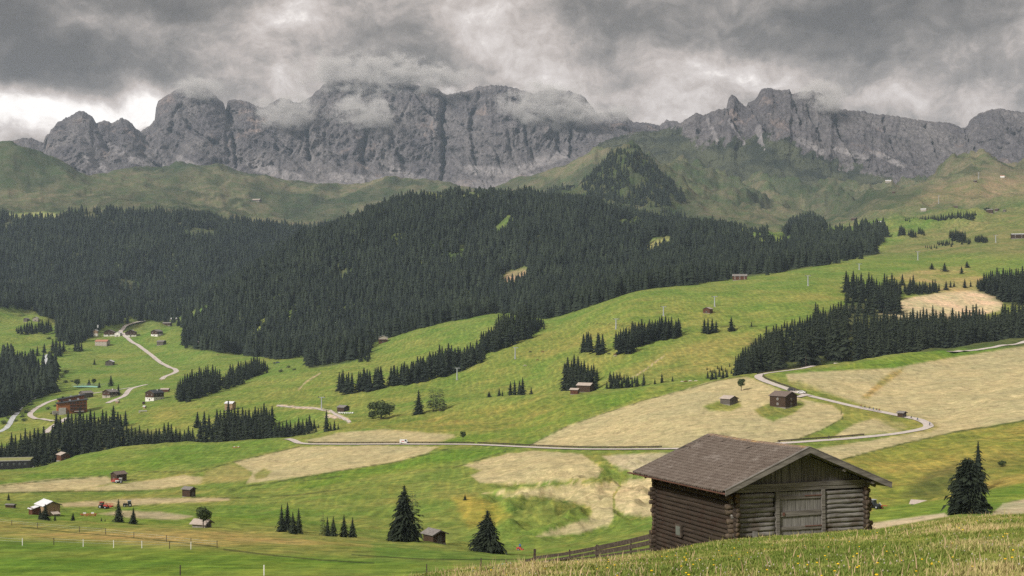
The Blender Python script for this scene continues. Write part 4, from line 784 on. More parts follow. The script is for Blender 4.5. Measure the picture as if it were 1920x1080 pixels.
HERO = [  # px, top, base, depth, kind, width, label
 (222, 934, 984, 352, "spruce", .95, "tall narrow spruce with a forked top beside the dark tractor"), (250, 950, 984, 352, "spruce", 1.1, "shorter conical spruce right of the narrow fork-topped one"),
 (85, 944, 979, 350, "spruce", 1.35, "tallest of the bushy spruces in front of the white-roofed farm"), (76, 952, 979, 352, "spruce", 1.2, "bushy spruce at the left end before the white-roofed farm"),
 (103, 962, 979, 348, "spruce", 1.0, "small ragged spruce right of the white-roofed farm's bushy spruces"), (137, 960, 979, 348, "spruce", 1.1, "single small spruce in the field right of the white-roofed farm"),
 (190, 969, 981, 350, "spruce", .9, "taller of two tiny spruces left of the forked spruce"), (197, 972, 981, 350, "spruce", .9, "tinier of two tiny spruces left of the forked spruce"),
 (16, 923, 938, None, "spruce", 1.0, "single small spruce in the field at the left edge"),
 (528, 944, 996, 330, "spruce", .85, "left spruce of the trio with sparse tops below the mown field"), (539, 939, 996, 335, "spruce", .9, "tallest middle spruce of the trio below the mown field"), (560, 951, 998, 330, "spruce", 1.0, "right spruce of the trio below the mown field"), (549, 958, 997, 325, "spruce", .9, "short spruce tucked inside the trio below the mown field"),
 (605, 954, 1007, 318, "larch", .55, "thin pale larch with bare lower stem, nearly dead"), (614, 967, 998, 330, "spruce", .9, "small spruce just right of the thin pale larch"), (625, 966, 998, 330, "spruce", 1.05, "conical small spruce, second right of the thin larch"), (645, 962, 992, 332, "spruce", 1.0, "small spruce, third right of the thin larch"), (661, 968, 990, 332, "spruce", 1.0, "smallest spruce at the right end of the thin larch's row"),
 (758, 906, 1018, 303, "bigspruce", 1.0, "big dark spruce left of the half hidden grey hut roof"), (774, 914, 985, 345, "larch", 1.15, "pale larch standing close behind the big dark spruce"),
 (914, 954, 1036, 284, "bigspruce", 1.35, "broad dense spruce right of the half hidden grey hut roof"), (902, 978, 1036, 286, "spruce", 1.5, "low spruce grown into the left side of the broad dense one"),
 (872, 925, 938, None, "spruce", 1.1, "tiny lone spruce on the yellow hummock"),
 (1814, 857, 972, 262, "fatspruce", 1.0, "very dense blunt-topped spruce on the right behind the grassy crest"), (1834, 824, 885, 420, "spruce", 1.0, "slim open spruce behind the very dense blunt-topped one"),
 (785, 729, 776, None, "spruce", 1.25, "dark conifer left of the two-stemmed larch on the ridge"), (812, 723, 772, None, "larch", 1.5, "left stem of the round-headed larch pair on the ridge"), (825, 722, 771, None, "larch", 1.5, "right stem of the round-headed larch pair on the ridge"),
 (381, 949, 990, 336, "round", 1.0, "round-headed tree on a bare trunk above the shingle roof"), (868, 808, 826, None, "round", .9, "small round tree standing by the road above the green strip"),
 (1390, 709, 733, None, "round", .9, "round pine standing in the hay field above the smaller hut"), (715, 747, 786, None, "bush", 1.3, "wide dark pine bush alone on the green slope"), (698, 770, 785, None, "bush", 1.2, "low dark bush at the left foot of the wide pine bush"),
 (1879, 862, 875, None, "bush", 1.2, "small dark bush on the yellow slope right of the slim spruce"), (1850, 388, 396, None, "bush", 1.4, "round dark tree beside the huts on the upper right pasture"),
 (145, 710, 727, None, "round", .9, "round tree at the left end of the tennis court"), (176, 709, 723, None, "round", .8, "round light tree behind the tennis court"),
]
def base_d(px, base, d, dmin=0): return d if d else ray(px, base, dmin)
# variants built once
def crown_mesh(name, VT, m, smooth=False): return npmesh(name, VT[0], VT[1], [m], smooth)
def trunk_mesh(top=.9, r=.014):
    return MB().tube([(0, 0, -.05), (0, 0, .25), (0, 0, top)], [r, r*.8, r*.15], 7).mesh("trunk", M_BARK)
def leafy(seed, n=2600, rx=.36, z0=.32, z1=1.0, leaf=.030, clumps=26, lobes=.16):
    """broad crown: many small leaf faces gathered in clumps through an uneven volume"""
    rg = np.random.default_rng(seed); zc = (z0+z1)/2; hz = (z1-z0)/2; C = []
    while len(C) < clumps:
        p = rg.uniform(-1, 1, 3)
        if p @ p < 1: C.append(p*np.array([rx*.78, rx*.78, hz*.8])+np.array([0, 0, zc]))
    C = np.array(C); V = []; T = []
    k = rg.integers(0, clumps, n); d = rg.normal(0, 1, (n, 3)); d /= np.linalg.norm(d, axis=1)[:, None]
    P = C[k]+d*(lobes*rg.uniform(.4, 1.0, n)**.5)[:, None]*np.array([1, 1, .8])
    a = rg.normal(0, 1, (n, 3)); a /= np.linalg.norm(a, axis=1)[:, None]; bq = np.cross(a, d); bq /= np.linalg.norm(bq, axis=1)[:, None]
    L = leaf*rg.uniform(.6, 1.4, n)[:, None]
    V = np.stack([P-a*L, P+bq*L*.6, P+a*L, P-bq*L*.6], 1).reshape(-1, 3)
    Q = np.arange(4*n).reshape(-1, 4); return V, Q
SPR = [crown_mesh("crown", conifer(s, 25+s % 4, 10, .03+.03*(s % 3), .215+.016*(s % 4), .82+.06*(s % 3), .38, .03*(s % 2), .6), M_SPR) for s in range(6)]
BIG = crown_mesh("crown", conifer(31, 46, 15, .015, .285, .82, .40, .04, .40, kids=6), M_SPR)
FAT = crown_mesh("crown", conifer(33, 54, 19, .01, .33, .40, .20, .02, .36, kids=6), M_SPR)
SPM = [crown_mesh("crown", conifer(80+s, 17, 9, .03+.05*(s % 3), .225+.018*(s % 4), .74, .4, .02, .7, kids=2), M_SPR) for s in range(7)]
LARC = [crown_mesh("crown", conifer(61+s, 24, 8, .16, .20, .62, .12, .25, .42, core=False, kids=5), M_LAR) for s in range(3)]
RND = crown_mesh("crown", leafy(5), M_LEAF); BUSH = crown_mesh("crown", leafy(9, 3000, .5, .05, 1.0, .035, 30, .2), M_LEAF)
TRK = trunk_mesh(); TRK2 = trunk_mesh(.7, .035)
def plant(name, loc, h, crown, trunk, label, group, wide=1.0, cat="tree"):
    r = empty(name, loc, random.uniform(0, 6.28), label, cat, group); r.scale = (h*wide, h*wide, h)
    link("trunk", trunk, r); link("crown", crown, r)
    return r
for px, top, base, d, kind, wide, label in HERO:
    d = base_d(px, base, d); P = at(px, d, -.15); h = (Y0-top)/F*d-P.z
    nm, cr, tk, cat = {"spruce": ("spruce_tree", random.choice(SPR), TRK, "spruce"), "bigspruce": ("spruce_tree", BIG, TRK, "spruce"), "fatspruce": ("spruce_tree", FAT, TRK, "spruce"),
        "larch": ("larch_tree", random.choice(LARC), TRK, "larch"), "round": ("round_tree", RND, TRK2, "tree"), "bush": ("pine_bush", BUSH, TRK2, "bush")}[kind]
    plant(nm, P, h, cr, tk, label, None, wide, cat)
TREES.sort(key=lambda t: -t[2]/t[1]); IND, REST = TREES[:NTREES], TREES[NTREES:]
def nth(i): return str(i)+("th" if 10 <= i % 100 <= 20 else {1: "st", 2: "nd", 3: "rd"}.get(i % 10, "th"))
byg = {}
for t in IND: byg.setdefault(t[4], []).append(t)
for phrase, ts in byg.items():
    ts.sort(key=lambda t: t[0]); hs = sorted((t[2]/t[1] for t in ts), reverse=True)
    for i, t in enumerate(ts):
        px, d, h = t[:3]; w = t[5] if len(t) > 5 else 1.0
        rank = (h/d-hs[-1])/max(hs[0]-hs[-1], 1e-6); adj = "tall" if rank > .6 else "medium" if rank > .25 else "short"
        P = at(px, d, -.3)
        plant("spruce_tree", P, h, random.choice(SPM), TRK, f"{adj} spruce {nth(i+1)} from left in {phrase}", phrase, w*random.uniform(.92, 1.15), "spruce")
if REST:
    P = np.array([tuple(at(t[0], t[1], -.3)) for t in REST]); H = np.array([t[2] for t in REST]); n = len(H)
    wd = np.array([(t[5] if len(t) > 5 else 1.0) for t in REST])*RNG.uniform(.95, 1.2, n)
    me = scatter_mesh("forest", P, H, RNG.uniform(0, 6.28, n), np.clip(RNG.normal(.35, .2, n), 0, 1), MID, RNG.integers(0, len(MID), n), wd)
    tag(link("forest", me), "smaller dark spruces of the farther groves", None, None, "stuff")
print("groves", len(IND), len(REST))
# ------------------------------------------------------------------ building materials
def planks(name, c1, c2, axis, size, rough=.85):
    """boards or logs: bands along an axis of the object, streaky grain"""
    m, nt, b = mat(name); N = NT(nt); o = N.obj(); s = N.n("ShaderNodeSeparateXYZ"); N.put(s.inputs[0], o)
    q = s.outputs["XYZ".index(axis)] if axis != "XY" else N.math("ADD", s.outputs[0], s.outputs[1])
    fr = N.math("FRACT", N.math("DIVIDE", q, size)); gap = N.ramp(N.math("ABSOLUTE", N.math("SUBTRACT", fr, .5)), .34, .5, 0, 1)
    st = (.35, .35, 5) if axis == "Z" else (5, 5, .35)
    f = N.ramp(N.noise(N.scale(o, st), 1.2, 5, .65), .32, .68)
    c = N.mix(f, c1, c2); c = N.mix(N.math("MULTIPLY", gap, .8), c, tuple(x*.25 for x in c1))
    N.put(b.inputs["Base Color"], c); N.bump(b, N.math("SUBTRACT", f, N.math("MULTIPLY", gap, 3)), .6, .05); return m
def shingles(name, c1, c2, rows=.5):
    m, nt, b = mat(name); N = NT(nt); o = N.obj()
    s = N.n("ShaderNodeSeparateXYZ"); N.put(s.inputs[0], o)
    fr = N.math("FRACT", N.math("DIVIDE", s.outputs[0], rows)); f = N.ramp(N.noise(N.scale(o, (1, 1, 1)), 1.6, 5, .7), .3, .7)
    c = N.mix(f, c1, c2); c = N.mix(N.ramp(fr, .0, .25, .45, 0), c, tuple(x*.4 for x in c1)); N.put(b.inputs["Base Color"], c); return m
LOGB = planks("dark log wall", (.035, .022, .015), (.085, .052, .034), "Z", .28)
LOGG = planks("grey log wall", (.07, .06, .052), (.16, .14, .125), "Z", .28)
LOGR = planks("reddish board wall", (.07, .028, .018), (.14, .06, .035), "XY", .3)
LOGP = planks("pale new log wall", (.26, .17, .10), (.42, .30, .19), "Z", .3)
BRDG = planks("grey board wall", (.075, .068, .06), (.17, .155, .14), "XY", .25)
ORNG = planks("orange larch cladding", (.24, .085, .03), (.38, .15, .05), "XY", .35)
WHITE = simple("white render", (.72, .70, .66), (.60, .57, .53), 1.2); CREAM = simple("pale stone wall", (.42, .37, .31), (.28, .25, .21), 1.5, bump=.05)
STONE = simple("rubble stone", (.28, .26, .23), (.15, .14, .125), 2.2, bump=.08); CONC = simple("concrete", (.4, .39, .37), (.3, .29, .28), 1)
SHG = shingles("grey shingles", (.12, .11, .105), (.24, .225, .21)); SHB = shingles("brown shingles", (.10, .075, .065), (.19, .15, .13)); SHP = shingles("pale shingles", (.30, .25, .215), (.46, .40, .35))
SHD = shingles("dark roof felt", (.03, .033, .038), (.06, .063, .07), 1.2); SHR = shingles("red roof tiles", (.30, .13, .09), (.42, .22, .16)); METW = simple("pale sheet metal", (.70, .70, .72), (.52, .53, .56), .5, .45, spec=.4)
TURF = simple("turf roof", (.26, .25, .10), (.17, .19, .06), 1.0); DARK = simple("dark opening", (.012, .011, .01)); GLASS = simple("window glass", (.03, .035, .04), (.05, .055, .06), 1, .15, spec=.6)
OLDW = simple("old fence wood", (.085, .068, .055), (.035, .028, .023), 5, stretch=(1, 1, 1), bump=.02); POSTW = simple("white plastic post", (.75, .74, .70)); WIRE = simple("pale wire", (.5, .55, .52)); BLUE = simple("blue rope", (.25, .48, .62))
STEEL = simple("galvanised steel", (.36, .38, .40), (.28, .30, .32), 1, .5, spec=.4); BLACK = simple("black rubber", (.018, .018, .018)); RED = simple("red paint", (.45, .05, .035), (.36, .04, .03), 2, .45, spec=.4)
BLUEP = simple("dark blue paint", (.05, .08, .16), None, 2, .4, spec=.4); CARW = simple("white car paint", (.72, .72, .72), (.66, .66, .66), 1, .25, spec=.5); CARD = simple("dark car paint", (.03, .032, .038), None, 1, .25, spec=.5)
BALE = simple("white wrapped bale", (.70, .72, .70), None, 2, .5); SKIN = simple("skin", (.50, .33, .25)); CLO = {k: simple("cloth "+k, v) for k, v in dict(blue=(.06, .16, .36), red=(.42, .06, .05), black=(.025, .025, .03), white=(.65, .65, .65), grey=(.2, .2, .22)).items()}
GRAV = simple("pale gravel road", (.50, .45, .42), (.40, .355, .325), .4, 1.0, spec=.05); FOAM = simple("white water", (.70, .72, .72), (.30, .33, .33), .6, .3, spec=.4); COURT = simple("court surface", (.22, .42, .36), (.25, .46, .40), .5)
COWB = simple("brown hide", (.15, .07, .04)); COWW = simple("pale hide", (.5, .44, .37)); COWK = simple("black hide", (.03, .028, .027))
def hut(name, px, base, vw, vh, rot, asp, wall, roof, label, cat="hut", group=None, d=None, found=STONE, pitch=.42, ov=.55, door=True, win=0, chimney=False, balcony=False, sink=0.0, low=None, dmin=0, longdoor=False):
    """gabled building from its size in the photo: visible width and height in photo pixels, yaw of the gable front"""
    d = d or ray(px, base, dmin); a = R(rot); ca, sa = abs(math.cos(a)), abs(math.sin(a))
    Wd = vw*d/F/(ca+asp*sa); Wd = Wd/(1+2*ov/max(Wd*(ca+asp*sa), 3)*(ca+sa)) if ov else Wd; L = Wd*asp
    Ht = vh*d/F; rise = Wd/2*pitch
    if Ht-rise < 1.3: Ht = rise+1.3
    wh = Ht-rise-.15
    P = at(px, d); root = empty(name, (P.x, P.y+Wd*.3, P.z-sink), a, label, cat, group)
    x, y = Wd/2, L/2
    b = MB()
    prof = [(-x, 0), (x, 0), (x, wh), (0, wh+rise), (-x, wh)]
    z0 = wh*.45 if low else 0
    prof = [(-x, z0), (x, z0), (x, wh), (0, wh+rise), (-x, wh)]
    b.prism(prof, -y, y, lambda u, v, q: (u, q, v)).build("wall", wall, root)
    MB().box((0, 0, (z0-3)/2+.02), (2*x+.12, 2*y+.12, 3+z0)).build("foundation", low or found, root)
    t = .16; ex = x+ov; ey = y+ov; drop = ov*pitch
    r = MB()
    for s in (-1, 1):
        r.prism([(s*ex, wh-drop), (s*ex, wh-drop+t), (0, wh+rise+t), (0, wh+rise)], -ey, ey, lambda u, v, q: (u, q, v+.02))
    ro = r.build("roof", roof, root)
    MB().tube([(0, -ey, wh+rise+t+.03), (0, ey, wh+rise+t+.03)], .09, 6).build("ridge_cap", roof, ro)
    for s in (-1, 1):
        MB().prism([(0, wh+rise-.10), (0, wh+rise+t+.04), (s*ex, wh-drop+t+.04), (s*ex, wh-drop-.10)], -ey-.06, -ey-.005, lambda u, v, q: (u, q, v)).build("bargeboard", BRDG, ro)
    if chimney:
        c = MB().box((x*.35, y*.25, wh+rise*.65+.7), (.7, .7, 1.6)).build("chimney", WHITE, ro); MB().box((x*.35, y*.25, wh+rise*.65+1.56), (.95, .95, .12)).build("chimney_cap", CONC, c)
    dw, dh = min(1.5, Wd*.35), min(2.0, wh*.8)
    if door:
        if longdoor:
            do = MB().box((-x-.04 if rot > 0 else x+.04, 0, dh/2), (.08, dw*1.3, dh)).build("door", DARK, root)
        else:
            do = MB().box((0, -y-.04, dh/2+.02), (dw, .08, dh)).build("door", wall if wall in (LOGP,) else BRDG, root)
            for q in (-1, 1): MB().box((q*(dw/2+.05), -y-.06, dh/2), (.1, .12, dh)).build("door_frame", OLDW, do)
    for i in range(win):
        n = (win+1)//2; row = i//n; k = i % n
        u = (-x+Wd*(k+.5)/n); zz = wh*(.72 if row else .28)
        w_ = MB().box((u, -y-.03, zz), (.95, .06, 1.05)).build("window", WHITE, root); MB().box((u, -y-.075, zz), (.72, .04, .82)).build("pane", GLASS, w_)
        sd_ = -1 if rot > 0 else 1; v = -y+L*(k+.5)/n
        w_ = MB().box((sd_*(x+.03), v, zz), (.06, .95, 1.05)).build("window", WHITE, root); MB().box((sd_*(x+.075), v, zz), (.04, .72, .82)).build("pane", GLASS, w_)
    if balcony:
        bl = MB().box((0, -y-.55, wh*.5), (Wd*.96, 1.1, .14)).build("balcony", LOGB, root)
        MB().box((0, -y-1.06, wh*.5+.52), (Wd*.96, .08, .9)).build("railing", LOGR, bl)
    return root, Wd, L, wh, d
HB = lambda *a, **k: hut("log_hut", *a, **k)
HB(221, 902, 33, 18, -38, 1.1, LOGB, SHB, "brown log hut with a red hay wagon parked before it")
HB(353, 931, 29, 18, 62, 1.2, LOGB, SHG, "small grey-roofed hut alone between the two pale mown strips")
fr_, W_, L_, wh_, d_ = hut("farm_barn", 87, 966, 57, 27, 40, 1.35, LOGP, METW, "farm barn with shiny pale metal roof at lower left", "barn", chimney=False)
an = MB().box((-W_/2-1.4, L_*.2, wh_*.38), (2.6, L_*.45, wh_*.7)).build("annex", LOGR, fr_); MB().box((-W_/2-1.5, L_*.2, wh_*.76), (3.4, L_*.5, .14), 0, -.25).build("annex_roof", METW, an)
MB().box((.6, -L_/2-1.4, wh_*.30), (W_*.45, 2.8, .18), 0, 0, .22).build("ramp", SHP, fr_)
hut("wood_shelter", 19, 952, 21, 6, 78, 2.2, LOGB, SHG, "low dark wood shelter in the grass at the left edge", "shelter", door=False, pitch=.2, ov=.3)
HB(117, 861, 30, 15, 42, 1.15, LOGR, SHP, "small barn with a pale tan roof against the spruce belt", d=905)
HB(160, 746, 28, 13, -42, 1.25, LOGG, SHG, "grey barn just behind the orange hotel")
hut("chalet", 205, 745, 30, 15, -30, 1.0, LOGB, SHG, "stone and wood chalet with chimney right of the grey barn", "chalet", chimney=True, win=4, balcony=True, low=CREAM)
hut("chalet", 288, 751, 36, 20, -35, 1.0, LOGB, SHD, "dark chalet with a white side wall behind the spruce by the hotel garden", "chalet", win=4, chimney=True, balcony=True, low=WHITE)
hut("long_shed", 309, 735, 18, 7, 82, 2.0, LOGR, SHP, "long low pale-roofed shed behind the white-walled chalet", "shed")
hut("garden_shed", 220, 756, 9, 5, 70, 1.4, LOGP, SHP, "tiny timber shed in the hotel garden nearest the stone chalet", "shed"); hut("garden_shed", 269, 758, 8, 5, 20, 1.0, LOGR, SHB, "tiny reddish playhouse in the hotel garden", "shed"); hut("garden_shed", 271, 766, 8, 5, 60, 1.3, LOGP, METW, "tiny pale-roofed shed by the concrete bridge", "shed")
HB(205, 685, 16, 10, 3, 1.1, LOGG, METW, "lone grey hut with pale roof edge on the valley meadow")
hut("farmhouse", 191, 648, 27, 11, 80, 1.7, CREAM, SHR, "low house with red tiled roof in the valley", "house", win=8, dmin=1300)
hut("chalet", 178, 630, 11, 12, 5, 1.0, LOGP, METW, "small white and tan chalet at the left end of the hamlet", "chalet", win=4, low=WHITE, dmin=1300)
hut("chalet", 204, 630, 23, 12, 8, 1.0, LOGB, SHG, "wide brown chalet, second from left in the hamlet", "chalet", win=6, balcony=True, low=WHITE, dmin=1300)
hut("chalet", 221, 631, 13, 9, -8, 1.0, WHITE, METW, "small all white house between two brown chalets of the hamlet", "house", win=4, dmin=1300)
hut("chalet", 244, 631, 25, 13, 12, 1.0, LOGB, SHG, "brown gabled chalet right where the path enters the hamlet", "chalet", win=6, balcony=True, low=WHITE, chimney=True, dmin=1300)
hut("chalet", 293, 630, 22, 12, -25, 1.0, LOGB, SHG, "brown chalet standing apart at the right end of the hamlet", "chalet", win=4, balcony=True, low=WHITE, dmin=1300)
HB(302, 647, 18, 9, 72, 1.4, LOGG, SHG, "grey barn below the hamlet's rightmost chalet", dmin=1300)
HB(376, 652, 17, 13, -58, 1.3, LOGB, SHG, "weathered barn at the foot of the wooded hill", dmin=1300)
HB(313, 610, 18, 6, 78, 2.0, LOGB, SHG, "long low dark barn above the hamlet", dmin=1700); hut("chalet", 326, 601, 13, 5, 80, 1.8, CREAM, METW, "low pale house at the wood's edge above the hamlet", "house", dmin=1700)
HB(49, 603, 11, 7, -15, 1.1, LOGG, SHG, "left one of two small huts at the far left meadow", dmin=1500); hut("chalet", 66, 602, 13, 8, 10, 1.0, CREAM, METW, "right pale one of two small huts at the far left meadow", "house", win=4, dmin=1500)
HB(431, 769, 22, 16, 72, 1.2, LOGP, METW, "pale new timber hut with white metal roof above the spruce row", found=CONC)
HB(643, 772, 26, 12, 55, 1.1, LOGB, SHG, "dark hut with white wrapped bales along its front")
hut("chalet", 718, 643, 20, 14, 5, .9, CREAM, METW, "small chalet with pale upper storey at the meadow's top edge", "chalet", win=4, balcony=True, low=LOGR)
hut("farm_barn", 1098, 735, 36, 17, 62, 1.5, LOGB, SHP, "wooden barn with long pale roof on the ridge before the spruces", "barn"); HB(1078, 739, 21, 11, 66, 1.5, LOGR, SHP, "low reddish annex hut at the left foot of the long-roofed barn")
HB(1328, 587, 22, 11, -30, 1.2, LOGR, SHP, "reddish-brown hut alone on the bright green slope")
hut("chalet", 1388, 525, 31, 11, 78, 1.7, LOGR, SHG, "long dark lodge on the top edge of the green meadow by the woods", "lodge", win=6)
HB(1368, 758, 37, 16, 38, 1.1, LOGG, SHP, "smaller hut with pinkish roof in the mown hay field")
HB(1471, 763, 56, 29, 42, 1.0, LOGB, SHB, "larger dark brown hut beside the bend of the upper road", win=2)
HB(1692, 782, 21, 11, 42, 1.1, LOGB, SHG, "small dark shed beside the hairpin bend")
hut("lodge", 1916, 447, 38, 9, 80, 2.4, LOGB, METW, "long flat lodge at the right edge of the upper pasture", "lodge", pitch=.15, win=6)
for px, b_, w_, h_, r_, mat_, rf, lb in ((1857, 400, 15, 8, 60, LOGB, SHG, "biggest hut of the cluster on the upper right pasture"), (1870, 396, 9, 5, 40, LOGB, SHB, "middle small hut of the upper right cluster"), (1884, 397, 7, 4, 50, LOGG, SHG, "small hut right of the round tree on the upper pasture"),
    (1732, 396, 12, 5, 70, CREAM, METW, "pale hut beside the white dirt track on the upper pasture"), (1792, 390, 10, 4, 75, LOGB, SHB, "tiny brown hut in the middle of the upper pasture"), (1649, 418, 9, 3.5, 78, LOGG, METW, "tiny pale-roofed hut above the grove on the right"), (1602, 413, 13, 5, 70, LOGB, SHB, "brown hut in the side valley near the wood's end"), (1676, 363, 7, 4, 60, LOGB, SHB, "tiny dark hut high on the right hillside"),
    (1666, 342, 12, 4.5, 80, CREAM, METW, "pale alpine hut below the jagged rock ridge"), (1865, 292, 10, 6, 50, CREAM, METW, "white hut on top of the right-hand grassy hill"), (1880, 333, 10, 4.5, 70, WHITE, SHR, "red and white lift hut on the right hillside"), (1829, 342, 8, 4, 60, LOGB, SHG, "dark small hut below the hilltop on the right"), (481, 377, 17, 4.5, 78, LOGG, SHP, "alpine hut on the far pasture with a pale yard")):
    hut("mountain_hut", px, b_, w_, h_, r_, 1.3, mat_, rf, lb, "hut", pitch=.35, ov=.4, dmin=1700)
HB(814, 1034, 52, 25, 40, 1.1, LOGB, SHG, "grey-brown roofed hut half hidden behind the grassy crest", d=322)
HB(1726, 941, 40, 12, 60, 1.2, LOGG, SHP, "pale shingle roof showing behind the green slope", d=405, sink=1.5)
HB(377, 996, 42, 11, 70, 1.3, STONE, SHP, "low pale shingle roof under the round-headed tree", chimney=True, d=339, pitch=.5)
# ------------------------------------------------------------------ long dark building and hotel
P = at(6, 845); rt = empty("turf_roof_hall", (P.x-3, P.y+9, P.z), R(14), "long black hall with a turf roof and white plinth at left edge", "building")
MB().box((0, 0, 2.4), (34, 18, 5.4)).build("wall", planks("black cladding", (.018, .018, .02), (.04, .04, .043), "XY", .4), rt)
MB().box((0, 0, -2.2), (34.3, 18.3, 3.8)).build("plinth", WHITE, rt)
rf = MB().box((0, 0, 5.32), (33.4, 17.4, .44)).build("roof", TURF, rt)
for q in ((0, -8.9, 34, .35), (0, 8.9, 34, .35)): MB().box((q[0], q[1], 5.5), (q[2], q[3], .5)).build("parapet", CONC, rf)
for i in range(9):
    w = MB().box((-14+i*3.5, -9.03, 3.2), (.9, .08, 1.3)).build("window", STEEL, rt); MB().box((-14+i*3.5, -9.09, 3.2), (.7, .05, 1.1)).build("pane", GLASS, w)
dh = ray(128, 776, 900); P = at(128, dh); ht = empty("hotel", (P.x, P.y+8, P.z), R(24), "big orange timber hotel with dark roofs in the valley", "hotel"); k = dh/1180
for (x0, x1, y0, y1, z, tl, tr) in ((-12, 13, -6, 5, 0, 9.2, 12.0), (-10, 12, 6, 15, 0, 12.0, 15.5)):
    MB().prism([(x0*k, -3), (x1*k, -3), (x1*k, tr*k), (x0*k, tl*k)], y0*k, y1*k, lambda u, v, q: (u, q, v)).build("wall", ORNG, ht)
    r_ = MB().prism([((x0-1)*k, tl*k-.1), ((x0-1)*k, tl*k+.4), ((x1+1.2)*k, tr*k+.75), ((x1+1.2)*k, tr*k+.2)], (y0-1.2)*k, (y1+1)*k, lambda u, v, q: (u, q, v)).build("roof", SHD, ht)
    for i in range(3): MB().box((x0*k+(4+i*7)*k, (y0+y1)/2*k, (tl+(i+1)*.8)*k+1.0), (1.6, 1.4, 1.5)).build("roof_vent", STEEL if i else DARK, r_)
for j in range(3):
    bl = MB().box((5.2*k, -6.7*k, (2.6+j*2.7)*k), (14*k, 1.5, .16)).build("balcony", ORNG, ht); MB().box((5.2*k, -6.7*k-.75, (2.6+j*2.7)*k+.5), (14*k, .08, .8)).build("railing", LOGR, bl)
    for i in range(5):
        w = MB().box((-.6*k+i*2.9*k, -6.04*k, (3.7+j*2.7)*k), (1.9, .08, 1.7)).build("window", LOGR, ht); MB().box((-.6*k+i*2.9*k, -6.04*k-.07, (3.7+j*2.7)*k), (1.6, .05, 1.4)).build("pane", GLASS, w)
MB().box((-8*k, -6.4*k, 2*k), (6*k, 1.4, 7*k)).build("stair_tower", CONC, ht); MB().box((-13.5*k, -4*k, 1.2*k), (5*k, 6*k, 3*k)).build("low_wing", STONE, ht); MB().box((6*k, -9*k, 2.2*k), (8*k, 4*k, .3)).build("canopy", CONC, ht)
P = hit(268, 773); br = empty("bridge", P, R(20), "small pale concrete bridge over the garden stream", "bridge")
MB().box((0, 0, 1.2), (7, 4, .6)).build("deck", CONC, br)
for s in (-1, 1): MB().box((s*3, 0, .2), (.8, 3.8, 1.5)).build("abutment", CONC, br)
# ------------------------------------------------------------------ roads, stream, court
def drape(name, pts, width, m, dz=.18, dmin=0, label=None, step=3.0, dmax=9e9):
    W3 = [hit(px, py, dm if (dm := dmin) else 0) for px, py in pts]; W3 = [p for p in W3 if p.y < dmax]
    Pp = [Vector((p.x, p.y)) for p in W3]
    # smooth the line, then resample
    for _ in range(2):
        Q = [Pp[0]]
        for a, b_ in zip(Pp[:-1], Pp[1:]): Q += [a*.75+b_*.25, a*.25+b_*.75]
        Pp = Q+[Pp[-1]]
    S = [Pp[0]]
    for p in Pp[1:]:
        while (p-S[-1]).length > step: S.append(S[-1]+(p-S[-1]).normalized()*step)
    V = []; n = len(S); off = (-.5, -.17, .17, .5)
    for i, p in enumerate(S):
        t = (S[min(i+1, n-1)]-S[max(i-1, 0)]).normalized(); nn = Vector((-t.y, t.x)); zz = [zxy(*(p+nn*width*o)) for o in off]; zm = max(zz)
        for o, z in zip(off, zz): V.append((*(p+nn*width*o), max(z, zm-.25)+dz))
    o = link(name, npmesh(name, np.array(V), gridq(n, 4), [m])); tag(o, label, None, None, "structure"); return S
S1 = drape("road", R1, 4.6, GRAV, label="pale gravel road winding across the meadows", dmax=1000)
drape("road", [(1780, 661), (1830, 656), (1870, 650), (1935, 637), (2100, 612)], 4.6, GRAV, label="pale upper road at the right edge", dmax=1100)
drape("path", [(1494, 745), (1505, 742), (1520, 741)], 4, GRAV)
drape("path", [(272, 602), (247, 608), (224, 618), (230, 628), (244, 640), (266, 651), (290, 672), (310, 685), (334, 695), (324, 701), (308, 706), (303, 712)], 6, GRAV, dmin=1200, label="pale valley path to the hamlet")
drape("path", [(276, 721), (246, 728), (239, 735), (234, 743), (215, 750), (200, 757)], 5.5, GRAV, dmin=900); drape("path", [(245, 727), (190, 735), (150, 741), (112, 747), (85, 756), (64, 768), (54, 777), (62, 785), (100, 791)], 5, GRAV, dmin=900); drape("path", [(130, 783), (116, 790), (98, 800), (86, 812)], 5, GRAV, dmin=900)
drape("path", [(520, 760), (562, 764), (600, 766), (632, 777), (656, 793)], 2.6, GRAV, dmin=900)
drape("stream", [(64, 746), (52, 753), (40, 761), (32, 775), (20, 790), (14, 802), (4, 808), (-20, 816)], 5, FOAM, dmin=900, label="foaming mountain stream at the left")
drape("stream", [(90, 664), (84, 672), (88, 680), (72, 692)], 5, FOAM, dmin=1300)
P = hit(170, 725, 1000); ct = MB().box((0, 0, .25), (17, 34, .5)).build("tennis_court", COURT, None, P); ct.rotation_euler = (0, 0, R(75)); tag(ct, "pale green tennis court in the valley meadow", None, None, "structure")
fc = empty("court_fence", P, R(75), "tall thin net fence round the tennis court", "fence")
for sx_, sy_ in ((-1, -1), (1, -1), (1, 1), (-1, 1), (-1, 0), (1, 0)): MB().tube([(sx_*9, sy_*18, -.5), (sx_*9, sy_*18, 3)], .09, 6).build("post", STEEL, fc)
for z in (1.5, 3): MB().tube([(-9, -18, z), (9, -18, z), (9, 18, z), (-9, 18, z), (-9, -18, z)], .05, 5).build("rail", STEEL, fc)
